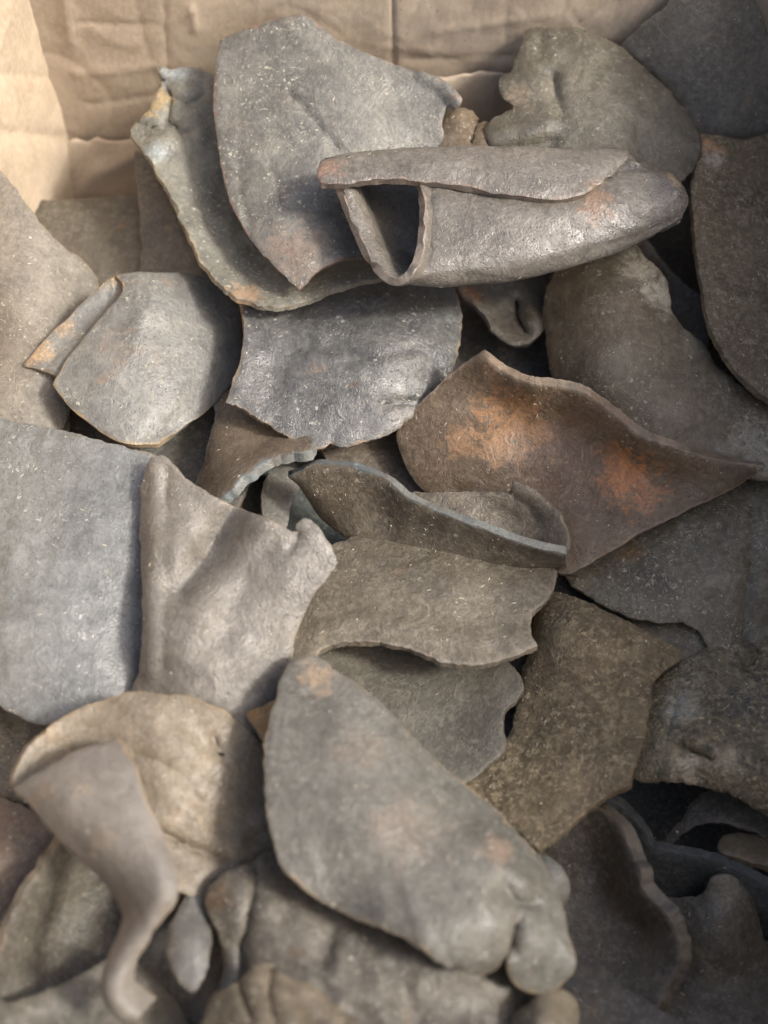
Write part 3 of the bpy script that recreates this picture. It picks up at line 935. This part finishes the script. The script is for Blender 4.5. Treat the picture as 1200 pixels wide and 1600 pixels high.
piece('curved strip with a pale cut edge, folded back at its right end, mid heap',
      [N([[(452, 741, .6), (464, 748, .2), (480, 765, -.6)],
          [(500, 722, 1.6), (500, 770, .2), (508, 810, -1.2)],
          [(562, 729, 2.0), (562, 790, .3), (568, 850, -1.0)],
          [(605, 749, 2.1), (604, 800, .4), (610, 860, -.9)],
          [(642, 776, 2.2), (642, 820, .6), (646, 870, -.7)],
          [(700, 801, 2.3), (700, 835, .9), (704, 875, -.4)],
          [(760, 823, 2.4), (760, 848, 1.2), (762, 880, 0)],
          [(830, 850, 2.4), (831, 862, 1.5), (833, 882, .4)],
          [(882, 861, 2.3), (883, 870, 1.5), (882, 882, .4)]], rough=.05, du=6, dv=10),
       (*S([(640, 775), (690, 771), (740, 769), (800, 768), (803, 752, 1), (826, 760), (848, 774), (870, 796), (884, 822), (889, 846), (884, 864, 1), (840, 862), (780, 850), (700, 830), (640, 800)],
          [(640, 790, .2), (800, 760, 1.3), (848, 774, 1.5), (889, 846, 1.9), (880, 862, 1.7), (790, 800, .3), (840, 822, .5), (740, 770, .5), (720, 810, .4)],
          [(((800, 768), (830, 790), (850, 830)), .12, 8)], rough=.10, grid=7), .55, .36)],
      t=.55, base=(.125, .104, .085), dust=.5, dust_col=(.42, .36, .26), rim=.95, rim_col=(.23, .235, .22), worn=.2, grit=.4,
      spots=[spot(565, 722, 2.0, .007, (.42, .52, .56), .9)])
piece('brown grey slab with a pale rolled lower edge in the centre of the heap',
      [S([(505, 870), (540, 849), (575, 838), (640, 836), (720, 844), (800, 858), (845, 873), (869, 897, 1), (862, 925), (845, 945), (830, 965), (827, 990), (837, 1012, 1), (805, 1025), (765, 1037), (720, 1041), (690, 1034), (650, 1019), (610, 1009), (560, 1005), (510, 1012), (475, 1040), (440, 1035), (450, 990), (480, 930)],
         [(560, 1005, 1.9), (690, 1033, 2.0), (770, 1036, 1.8), (833, 1010, 1.6), (500, 1010, 1.8), (600, 965, 1.5), (700, 985, 1.5), (800, 960, 1.0), (700, 910, .9), (600, 900, .7), (600, 843, -.9), (720, 848, -.7), (866, 900, .3), (520, 862, -.4), (470, 960, 1.2)],
         [(((500, 985), (590, 975), (680, 1000), (800, 1000)), -.2, 14)], rough=.06)],
      t=.58, grit=.45, base=(.140, .120, .098), dust=.5, dust_col=(.42, .37, .28), warm=.18, warm_col=(.26, .17, .11), rim=.75, rim_col=(.36, .29, .225), worn=.2, rough=.55)
piece('flat grey piece beneath the rolled-edge slab, behind the front pointed sheet',
      [S([(470, 1010), (560, 985), (650, 1000), (750, 1020), (800, 1045), (817, 1076), (808, 1096), (790, 1110), (785, 1140), (787, 1172), (765, 1196), (740, 1216), (690, 1240), (600, 1160), (500, 1080)],
         [(500, 1020, -.8), (650, 1000, -1.6), (810, 1080, -.2), (786, 1140, .1), (740, 1216, .3), (640, 1100, -.6), (720, 1130, -.5)], rough=.05)],
      t=.45, base=(.135, .122, .105), dust=.25, rim=.6, rim_col=(.30, .23, .17), worn=.15)
piece('fibrous brown piece with a squared lower corner, right of centre',
      [S([(850, 946), (868, 930), (900, 938), (940, 955), (970, 970), (1000, 985), (1030, 1000), (1060, 1018), (1065, 1030, 1), (1030, 1052), (1018, 1070), (1012, 1110), (1003, 1160), (991, 1200), (985, 1230, 1), (960, 1239), (930, 1257), (890, 1292), (842, 1330, 1), (820, 1310), (780, 1280), (725, 1240), (760, 1200), (800, 1150), (815, 1090), (822, 1050), (838, 1005), (838, 968)],
         [(900, 938, .1), (1062, 1024, .0), (985, 1228, 1.9), (842, 1328, 2.0), (735, 1225, .2), (812, 1090, -1.0), (870, 1000, .7), (930, 1080, 1.0), (838, 990, -.9), (900, 1200, 1.2), (1000, 1120, 1.1), (930, 1230, 1.5)],
         [(((860, 960), (830, 1060), (815, 1110)), -.15, 12), (((850, 1290), (920, 1235), (980, 1212)), .1, 12)], rough=.09, jitter=1.8)],
      t=.45, base=(.150, .118, .082), dust=.85, dust_col=(.50, .40, .25), warm=.3, warm_col=(.24, .15, .08), rim=.5, rim_col=(.28, .21, .15), rough=.65, worn=.35, bump=.9, grit=.75)
piece('dark grey patch of hide directly under the slit of the dark speckled leaf',
      [S([(930, 930), (1060, 930), (1130, 990), (1130, 1070), (1060, 1080), (1000, 1020)], [(930, 930, -2.2), (1060, 930, -1.2), (1130, 1070, -.8), (1030, 1030, -.75), (1100, 985, -.6)])], base=(.128, .108, .082), dust=.8, dust_col=(.4, .36, .28))
piece('dark speckled leaf-shaped piece at right, below the rust-patched leaf',
      [S([(882, 893), (935, 860), (1000, 825), (1080, 770), (1170, 715), (1280, 690), (1280, 1040), (1180, 1060), (1140, 1055), (1108, 1015), (1090, 985), (1068, 972, 1), (1040, 973), (1000, 968), (960, 955), (925, 935), (895, 915)],
         [(885, 892, -1.6), (1000, 828, -1.2), (1150, 735, -1.4), (1270, 700, -1), (1200, 850, .3), (1050, 900, .1), (1000, 965, -.4), (1066, 968, -.05), (1200, 1020, -.4), (1100, 830, .0), (1280, 900, -.4)],
         [(((1178, 800), (1168, 900), (1160, 1000)), .3, 10)], rough=.06)],
      grit=.4, base=(.128, .108, .082), dust=.8, dust_col=(.46, .42, .33), rim=.15, worn=.15, rough=.52)
piece('rumpled speckled piece with a thick rounded lower edge, at the right',
      [S([(1005, 1085), (1035, 1058), (1060, 1042), (1100, 1022), (1150, 1012), (1275, 1000), (1280, 1310), (1200, 1268), (1150, 1240), (1100, 1224), (1045, 1216), (995, 1216), (984, 1196), (998, 1150), (1004, 1115)],
         [(1040, 1055, -.2), (1200, 1010, -.5), (1100, 1110, .7), (1180, 1110, .8), (1000, 1195, .4), (1100, 1190, 1.7), (1200, 1225, 1.7), (1100, 1222, .8), (1200, 1266, .7), (1275, 1300, .6), (1010, 1120, .2), (1050, 1150, .9)],
         [(((1060, 1080), (1055, 1120), (1040, 1150)), .2, 8), (((1060, 1165), (1100, 1180), (1110, 1185)), .35, 8), (((1085, 1150), (1120, 1178)), -.2, 10), (((1180, 1030), (1160, 1080), (1120, 1110)), .2, 12), (((1000, 1182), (1090, 1178), (1200, 1196)), .12, 9)],
         rough=.24, jitter=2.2, grid=6)],
      t=.5, base=(.130, .112, .084), dust=1.0, dust_col=(.54, .44, .27), warm=.2, warm_col=(.24, .15, .08), rim=.3, worn=.5, rough=.55, bump=1.0, grit=.75,
      spots=[spot(1078, 1196, 1.6, .010, (.50, .42, .30), .9), spot(1132, 1192, 1.6, .010, (.46, .37, .26), .85), spot(1175, 1110, .8, .02, (.09, .09, .09), .7), spot(1065, 1105, .7, .012, (.45, .45, .38), .5)])

# ---- lower right, deep
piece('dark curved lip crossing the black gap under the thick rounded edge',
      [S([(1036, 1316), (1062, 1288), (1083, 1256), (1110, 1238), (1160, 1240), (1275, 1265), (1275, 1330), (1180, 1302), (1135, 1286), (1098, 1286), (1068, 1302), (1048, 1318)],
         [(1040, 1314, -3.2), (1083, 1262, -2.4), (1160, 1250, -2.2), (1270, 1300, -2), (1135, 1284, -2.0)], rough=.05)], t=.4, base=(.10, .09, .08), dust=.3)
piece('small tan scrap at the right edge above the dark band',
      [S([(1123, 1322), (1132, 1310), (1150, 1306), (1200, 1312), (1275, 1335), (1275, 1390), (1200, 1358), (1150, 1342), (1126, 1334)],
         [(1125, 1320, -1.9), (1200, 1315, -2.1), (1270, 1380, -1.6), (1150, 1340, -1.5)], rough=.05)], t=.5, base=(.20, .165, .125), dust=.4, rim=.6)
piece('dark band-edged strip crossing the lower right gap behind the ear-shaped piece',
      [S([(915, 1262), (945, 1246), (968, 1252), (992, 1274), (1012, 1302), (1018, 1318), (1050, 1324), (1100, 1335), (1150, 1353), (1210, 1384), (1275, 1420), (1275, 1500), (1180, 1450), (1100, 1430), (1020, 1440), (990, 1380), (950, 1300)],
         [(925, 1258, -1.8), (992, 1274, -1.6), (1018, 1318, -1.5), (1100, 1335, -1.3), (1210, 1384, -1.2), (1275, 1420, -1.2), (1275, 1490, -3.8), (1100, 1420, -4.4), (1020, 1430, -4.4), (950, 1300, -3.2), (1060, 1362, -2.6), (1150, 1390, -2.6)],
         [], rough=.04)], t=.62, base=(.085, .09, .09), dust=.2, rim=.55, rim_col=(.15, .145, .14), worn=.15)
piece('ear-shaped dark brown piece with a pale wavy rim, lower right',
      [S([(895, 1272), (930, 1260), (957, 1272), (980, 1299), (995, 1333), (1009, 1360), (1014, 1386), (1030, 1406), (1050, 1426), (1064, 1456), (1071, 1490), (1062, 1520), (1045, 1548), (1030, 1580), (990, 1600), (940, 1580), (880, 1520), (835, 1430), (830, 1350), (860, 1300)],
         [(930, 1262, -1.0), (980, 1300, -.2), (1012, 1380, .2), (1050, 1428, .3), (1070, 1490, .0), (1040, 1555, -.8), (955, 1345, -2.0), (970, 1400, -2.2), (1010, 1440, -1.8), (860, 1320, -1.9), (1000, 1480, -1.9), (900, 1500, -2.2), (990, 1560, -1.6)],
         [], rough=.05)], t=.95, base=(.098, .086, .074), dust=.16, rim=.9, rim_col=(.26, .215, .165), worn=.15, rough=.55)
piece('notched dark piece with a raised tan tab, in the lower right corner',
      [S([(1035, 1404), (1075, 1404), (1098, 1398), (1108, 1382), (1112, 1370), (1130, 1366), (1152, 1372), (1170, 1386), (1180, 1430), (1195, 1480), (1225, 1530), (1230, 1680), (1010, 1680), (1030, 1570), (1060, 1520), (1050, 1450)],
         [(1040, 1405, -2.9), (1098, 1400, -2.2), (1120, 1370, -1.5), (1165, 1385, -2.0), (1120, 1450, -1.9), (1195, 1480, -3.2), (1120, 1600, -2.8), (1040, 1500, -3.4), (1220, 1600, -3.2), (1040, 1660, -2.8)],
         [(((1130, 1520), (1200, 1540)), .15, 16)], rough=.06)], base=(.112, .098, .080), dust=.42, rim=.4, worn=.15,
      spots=[spot(1135, 1385, -1.6, .012, (.30, .26, .19), .6)])
piece('plain dark brown piece at the bottom edge below the ear-shaped piece',
      [S([(840, 1470), (890, 1494), (930, 1516), (980, 1548), (1030, 1580), (1075, 1608), (1110, 1700), (800, 1700), (810, 1560)],
         [(890, 1495, -.8), (980, 1548, -.7), (1070, 1605, -.6), (900, 1600, -.2), (820, 1560, -.3), (950, 1690, -.2)], rough=.06)], base=(.105, .095, .085), dust=.2, rim=.3)

# ---- front left and bottom
piece('speckled dark piece at the left edge under the bluish flat sheet',
      [S([(-60, 1080), (30, 1095), (120, 1090), (170, 1110), (150, 1200), (80, 1275), (20, 1300), (-60, 1300)],
         [(-60, 1100, .8), (120, 1095, .6), (40, 1200, 1.5), (-60, 1290, 1.6), (80, 1270, 1.4)], [(((0, 1250), (60, 1262)), .3, 8)], rough=.14)], base=(.125, .112, .095), dust=.8, worn=.5)
piece('brown piece at the left edge tucked behind the pale curved edge',
      [S([(-60, 1240), (20, 1255), (80, 1285), (150, 1310), (110, 1400), (40, 1480), (-60, 1520)],
         [(-60, 1250, 1.2), (90, 1290, 1.7), (30, 1380, 1.8), (-60, 1500, 2.2), (110, 1390, .6)], rough=.09)], base=(.140, .108, .092), dust=.45, warm=.25, warm_col=(.30, .16, .11))
piece('shade-darkened concave piece in the bottom left corner with a pale curved left edge',
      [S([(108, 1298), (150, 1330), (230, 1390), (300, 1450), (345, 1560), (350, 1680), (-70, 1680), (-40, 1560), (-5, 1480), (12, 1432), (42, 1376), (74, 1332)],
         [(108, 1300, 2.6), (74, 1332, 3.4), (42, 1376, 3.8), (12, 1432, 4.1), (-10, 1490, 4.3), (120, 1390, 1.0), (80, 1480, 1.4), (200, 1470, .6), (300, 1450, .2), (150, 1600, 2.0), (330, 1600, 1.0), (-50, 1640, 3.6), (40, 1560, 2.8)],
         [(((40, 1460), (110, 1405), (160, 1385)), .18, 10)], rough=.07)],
      t=.5, base=(.098, .086, .074), dust=.25, rim=.85, rim_col=(.34, .25, .175), worn=.2)  # base darkened to stand in for shade cast by the twisting tail above
piece('lighter grey piece along the bottom left edge, over the shade-darkened concave piece',
      [S([(-70, 1560), (20, 1568), (90, 1545), (140, 1518), (185, 1494), (230, 1520), (280, 1580), (300, 1680), (-70, 1680)],
         [(-60, 1565, 4.6), (90, 1545, 3.6), (185, 1495, 2.6), (100, 1630, 3.8), (280, 1600, 2.4)], rough=.08)], base=(.16, .145, .125), dust=.4, rim=.2)
piece('small bluish oval tab hanging beside the dark gap at the bottom',
      [S([(300, 1396), (316, 1404), (325, 1440), (324, 1490), (313, 1536), (300, 1548), (284, 1536), (269, 1506), (264, 1476), (276, 1436)],
         [(300, 1396, 3.4), (325, 1450, 3.6), (300, 1548, 4.4), (265, 1478, 4.0), (295, 1470, 4.4)], rough=.05, grid=7)], t=.5, base=(.18, .172, .168), dust=.3, rim=.5)
piece('rough lumpy piece along the bottom under the front pointed sheet',
      [S([(322, 1400), (345, 1372), (395, 1350), (430, 1330), (490, 1370), (570, 1410), (650, 1440), (730, 1480), (810, 1515), (842, 1570), (830, 1690), (330, 1690), (345, 1570), (352, 1500), (340, 1450)],
         [(345, 1380, 4.2), (440, 1350, 3.2), (420, 1420, 4.6), (560, 1450, 4.2), (700, 1500, 4.0), (820, 1560, 2.6), (600, 1600, 4.2), (350, 1500, 3.6), (420, 1600, 4.4), (750, 1650, 3.6)],
         [(((396, 1360), (398, 1410)), .25, 8), (((520, 1430), (500, 1520), (540, 1580)), .15, 22), (((620, 1520), (650, 1600)), .12, 22), (((440, 1440), (370, 1470)), .12, 18), (((396, 1400), (380, 1480), (372, 1560)), .3, 10)], rough=.15, grid=7)],
      base=(.125, .110, .096), dust=.45, warm=.1, worn=.4, rim=.3)
piece('tan frilled lump at the bottom edge left of centre',
      [S([(338, 1560), (362, 1545), (385, 1528), (410, 1508), (432, 1514), (448, 1532), (475, 1540), (510, 1565), (560, 1610), (600, 1690), (320, 1690)],
         [(340, 1560, 5.0), (410, 1510, 5.6), (475, 1542, 5.4), (560, 1610, 4.9), (430, 1600, 6.2), (360, 1640, 5.4)],
         [(((425, 1515), (420, 1560), (430, 1600)), .28, 12), (((375, 1540), (395, 1590)), .3, 8), (((455, 1545), (490, 1600)), .2, 16)], rough=.16, jitter=2.5, grid=7)],
      base=(.15, .122, .094), dust=.45, dust_col=(.55, .48, .36), worn=.6, rim=.5)
piece('big flat bluish grey sheet at the left, tucked under the creased sheet',
      [S([(-80, 636), (0, 655), (32, 663), (75, 671), (140, 688), (190, 700), (238, 713), (262, 735), (268, 780), (262, 840), (262, 900), (256, 1000), (235, 1085), (190, 1108), (120, 1126), (70, 1131), (30, 1118), (0, 1101), (-80, 1060)],
         [(0, 660, 2.4), (140, 690, 3.0), (245, 718, 3.0), (262, 900, 2.0), (200, 880, 3.0), (100, 850, 3.4), (0, 900, 3.3), (100, 1000, 3.5), (70, 1128, 3.0), (235, 1080, 2.0), (-80, 850, 2.4), (180, 1080, 2.8)],
         [(((0, 690), (120, 705), (215, 735)), -.12, 22)], rough=.06)],
      t=.40, base=(.205, .204, .203), dust=.5, dust_col=(.46, .47, .46), warm=.08, rim=.6, rim_col=(.36, .28, .20), rough=.40, worn=.08)
piece('creased sheet right of the bluish flat sheet, its upper right tip torn',
      [S([(236, 716, 1), (258, 715), (276, 735), (302, 758), (340, 780), (385, 800), (420, 812), (445, 827), (468, 834), (464, 820), (478, 812), (497, 826), (512, 850), (527, 879, 1), (510, 905), (488, 930), (468, 970), (456, 1010), (452, 1050), (444, 1090), (425, 1150), (300, 1170), (205, 1120), (221, 1040), (227, 980), (226, 900), (224, 820), (224, 760)],
         [(238, 718, 4.5), (224, 850, 3.5), (222, 1040, 3.6), (262, 850, 4.8), (260, 1000, 4.9), (330, 850, 3.7), (345, 785, 4.5), (420, 812, 5.0), (420, 890, 4.9), (522, 878, 4.5), (468, 970, 3.9), (340, 1000, 4.6), (400, 1050, 3.9), (450, 1080, 2.8), (300, 1150, 3.4), (300, 760, 4.5)],
         [(((372, 790), (330, 860), (285, 925)), .7, 24), (((415, 815), (360, 890), (310, 955)), -.5, 26), (((470, 835), (455, 860)), .2, 8), (((244, 735), (242, 850), (238, 1050)), -.22, 10), (((262, 740), (262, 850), (258, 1040)), .12, 8)], rough=.06, jitter=1.5)],
      t=.40, base=(.185, .168, .152), dust=.5, dust_col=(.44, .40, .36), warm=.16, warm_col=(.27, .19, .135), rim=.8, rim_col=(.42, .33, .24), rough=.46, worn=.15)
piece('small orange tip peeking out between the front pointed sheet and the tan folded piece',
      [S([(385, 1116), (405, 1108), (440, 1094), (470, 1100), (460, 1170), (420, 1168), (400, 1140)], [(385, 1116, 3.6), (440, 1094, 3.6), (420, 1160, 3.8), (465, 1130, 3.4)], rough=.04)],
      base=(.34, .215, .115), dust=.25, warm=.3, warm_col=(.42, .22, .09))
piece('folded tan piece with wrinkled back and a long twisting tail, left front',
      [S([(20, 1224), (27, 1196), (44, 1168), (80, 1135), (120, 1110), (165, 1095), (207, 1085), (250, 1089), (300, 1096), (345, 1112), (368, 1131), (396, 1156), (413, 1186), (430, 1230), (445, 1300), (440, 1360), (405, 1390), (350, 1405), (300, 1400), (262, 1380), (230, 1320), (190, 1290), (100, 1275), (48, 1252)],
         [(20, 1224, 5.8), (44, 1168, 5.6), (80, 1135, 5.4), (207, 1085, 5.2), (345, 1112, 4.3), (413, 1186, 2.8), (440, 1340, 2.2), (300, 1240, 4.7), (160, 1185, 4.8), (340, 1390, 3.2), (90, 1200, 4.4), (260, 1150, 5.4), (60, 1250, 5.0), (200, 1290, 4.6)],
         [(((332, 1150), (344, 1184)), .4, 7), (((238, 1292), (290, 1320), (350, 1346)), .35, 8), (((262, 1130), (300, 1150), (330, 1180)), .12, 8), (((215, 1180), (260, 1195), (300, 1230)), .14, 9), (((300, 1250), (380, 1280)), .15, 10), (((330, 1290), (400, 1310)), .15, 9), (((290, 1200), (330, 1215)), .12, 8)],
         rough=.11, jitter=1.5, grid=8),
       (*N([[(26, 1232, 6.2), (60, 1212, 6.6), (120, 1180, 6.6), (186, 1158, 6.3)],
          [(58, 1262, 6.2), (98, 1240, 7.1), (150, 1212, 7.3), (209, 1200, 7.0)],
          [(98, 1310, 6.2), (132, 1288, 7.3), (180, 1262, 7.6), (229, 1255, 7.4)],
          [(138, 1346, 6.1), (170, 1326, 7.3), (212, 1304, 7.7), (252, 1305, 7.2)],
          [(176, 1386, 5.8), (205, 1368, 7.1), (242, 1350, 7.7), (272, 1362, 7.3)],
          [(198, 1428, 5.6), (222, 1416, 6.7), (250, 1402, 7.5), (273, 1402, 7.3)],
          [(190, 1464, 5.6), (205, 1456, 6.3), (228, 1448, 6.9), (249, 1440, 7.0)],
          [(171, 1508, 5.8), (182, 1502, 6.3), (198, 1496, 6.6), (214, 1490, 6.5)],
          [(164, 1542, 6.0), (174, 1540, 6.4), (188, 1534, 6.4), (203, 1526, 6.0)],
          [(178, 1576, 6.0), (186, 1566, 6.2), (198, 1554, 6.0), (214, 1544, 5.6)],
          [(208, 1598, 5.6), (216, 1588, 5.7), (226, 1575, 5.5), (237, 1562, 5.1)]], rough=.035, du=7, dv=7), 1.0, .42, 1.0)],
      t=.42, base=(.230, .195, .158), dust=.40, dust_col=(.50, .45, .38), warm=.2, warm_col=(.36, .25, .16), rim=.75, rim_col=(.48, .33, .19), rough=.48, worn=.45,
      face_col=(.175, .165, .155), spots=[spot(120, 1350, 6.2, .012, (.24, .15, .10), .6), spot(185, 1440, 6.0, .014, (.22, .135, .09), .7)])
piece('large pointed front sheet with a knuckled lower right end',
      [S([(490, 1027), (510, 1040), (535, 1058), (580, 1092), (620, 1130), (655, 1170), (700, 1212), (745, 1245), (790, 1285), (830, 1330), (858, 1370), (873, 1410), (886, 1460), (896, 1508), (882, 1530), (857, 1548), (826, 1549), (802, 1532), (794, 1505), (801, 1475), (810, 1446), (803, 1440), (795, 1462), (786, 1492), (772, 1512), (745, 1520), (722, 1514), (708, 1500), (700, 1508), (676, 1493), (640, 1468), (600, 1450), (560, 1436), (520, 1415), (480, 1392), (445, 1360), (430, 1320), (419, 1270), (415, 1210), (418, 1150), (430, 1100), (446, 1052), (466, 1031)],
         [(490, 1027, 4.6), (415, 1210, 6.2), (445, 1355, 6.4), (520, 1415, 5.8), (600, 1250, 6.3), (500, 1150, 5.8), (700, 1212, 4.6), (790, 1285, 4.5), (700, 1400, 6.4), (745, 1518, 5.2), (850, 1380, 4.2), (890, 1500, 4.2), (830, 1545, 4.0), (690, 1498, 6.2), (840, 1470, 5.0), (600, 1448, 6.2), (780, 1350, 5.6), (760, 1460, 6.1)],
         [(((788, 1388), (796, 1398)), .4, 15), (((808, 1378), (826, 1372)), -.25, 20), (((800, 1412), (830, 1416)), .35, 10), (((806, 1440), (799, 1480)), .4, 12)], rough=.07)],
      t=.42, base=(.142, .132, .118), dust=.42, dust_col=(.46, .43, .39), warm=.12, warm_col=(.34, .22, .14), rim=.7, rim_col=(.46, .33, .21), rough=.46, worn=.12,
      spots=[spot(490, 1060, 4.9, .012, (.38, .26, .15), .5), spot(770, 1335, 5.6, .010, (.36, .24, .16), .45), spot(640, 1300, 6.2, .02, (.24, .18, .13), .4), spot(560, 1180, 5.8, .016, (.24, .18, .13), .35)])
piece('small grey lobe sticking out behind the knuckled end of the front sheet',
      [S([(820, 1325), (860, 1343), (880, 1365), (887, 1390), (880, 1412), (866, 1418), (820, 1400)], [(830, 1340, 1.2), (887, 1390, 1.4), (860, 1415, 1.2), (855, 1375, 1.8)], rough=.05, grid=7)], t=.45, base=(.16, .155, .145), dust=.3)
piece('small pale tan knob at the bottom edge under the knuckled end',
      [S([(800, 1600), (826, 1574), (850, 1556), (875, 1550), (892, 1564), (897, 1600), (890, 1680), (790, 1680)], [(800, 1600, 3.0), (875, 1552, 3.6), (896, 1600, 3.2), (850, 1600, 4.6), (840, 1670, 4)], rough=.06, grid=7)], t=.5, base=(.19, .160, .125), dust=.4)


# ---- loose dust grains and short fibres lying on the hides: nobody could count them
def scatter_dust():
    V2, F2 = [], []
    for V, F, dust, seed in SHARDS:
        rng = random.Random(seed * 101)
        tri = np.array(F)
        a, b, c = V[tri[:, 0]], V[tri[:, 1]], V[tri[:, 2]]
        fn = np.cross(b - a, c - a)
        ar = np.linalg.norm(fn, axis=1) / 2
        n = fn / np.maximum(ar[:, None] * 2, 1e-12)
        want = int(ar.sum() * 1e4 * 6.5 * dust ** 1.5)
        cum = np.cumsum(ar) / ar.sum()
        for _ in range(want):
            k = int(np.searchsorted(cum, rng.random()))
            k = min(k, len(tri) - 1)
            u, v = rng.random(), rng.random()
            if u + v > 1:
                u, v = 1 - u, 1 - v
            p = a[k] + (b[k] - a[k]) * u + (c[k] - a[k]) * v
            if noise.noise(Vector(p) * 45 + Vector((seed, 0, 0))) + .55 * noise.noise(Vector(p) * 140) < rng.uniform(-.25, .55):
                continue
            nn = n[k]
            t1 = np.cross(nn, (rng.uniform(-1, 1), rng.uniform(-1, 1), rng.uniform(-1, 1)))
            t1 /= max(np.linalg.norm(t1), 1e-9)
            t2 = np.cross(nn, t1)
            if rng.random() < .45:
                L, Wd = rng.uniform(.0006, .0017), rng.uniform(.00012, .00022)     # a fibre
            else:
                L = rng.uniform(.00018, .00050)
                if rng.random() < .08:
                    L *= 1.7
                Wd = L * rng.uniform(.5, .9)                                        # a grain
            h = rng.uniform(.00012, .00030)
            o = len(V2)
            V2.extend([p - t1 * L - t2 * Wd * .4, p - t1 * L * .2 + t2 * Wd, p + t1 * L + t2 * Wd * .3, p + t1 * L * .3 - t2 * Wd,
                       p + nn * h + t1 * L * rng.uniform(-.3, .3)])
            F2.extend([(o, o + 3, o + 4), (o + 3, o + 2, o + 4), (o + 2, o + 1, o + 4), (o + 1, o, o + 4)])
    me = bpy.data.meshes.new('dust')
    me.from_pydata([tuple(v) for v in V2], [], F2)
    me.update()
    g = G('dust')
    tc = g.n('ShaderNodeTexCoord').outputs['Object']
    col = g.mix(g.ramp(g.noise(tc, 300, 2), .35, .65), (.30, .24, .16), (.62, .56, .44))
    bs = g.n('ShaderNodeBsdfPrincipled', i_Base_Color=col, i_Roughness=.55)
    g.n('ShaderNodeOutputMaterial', i_Surface=bs.outputs[0])
    me.materials.append(g.m)
    ob = bpy.data.objects.new('dust', me)
    ob['kind'] = 'stuff'
    ob['label'] = 'pale dust grains and short fibres lying on the hide pieces'
    ob['category'] = 'dust'
    COL.objects.link(ob)
    print('dust shards', len(F2) // 4)


scatter_dust()
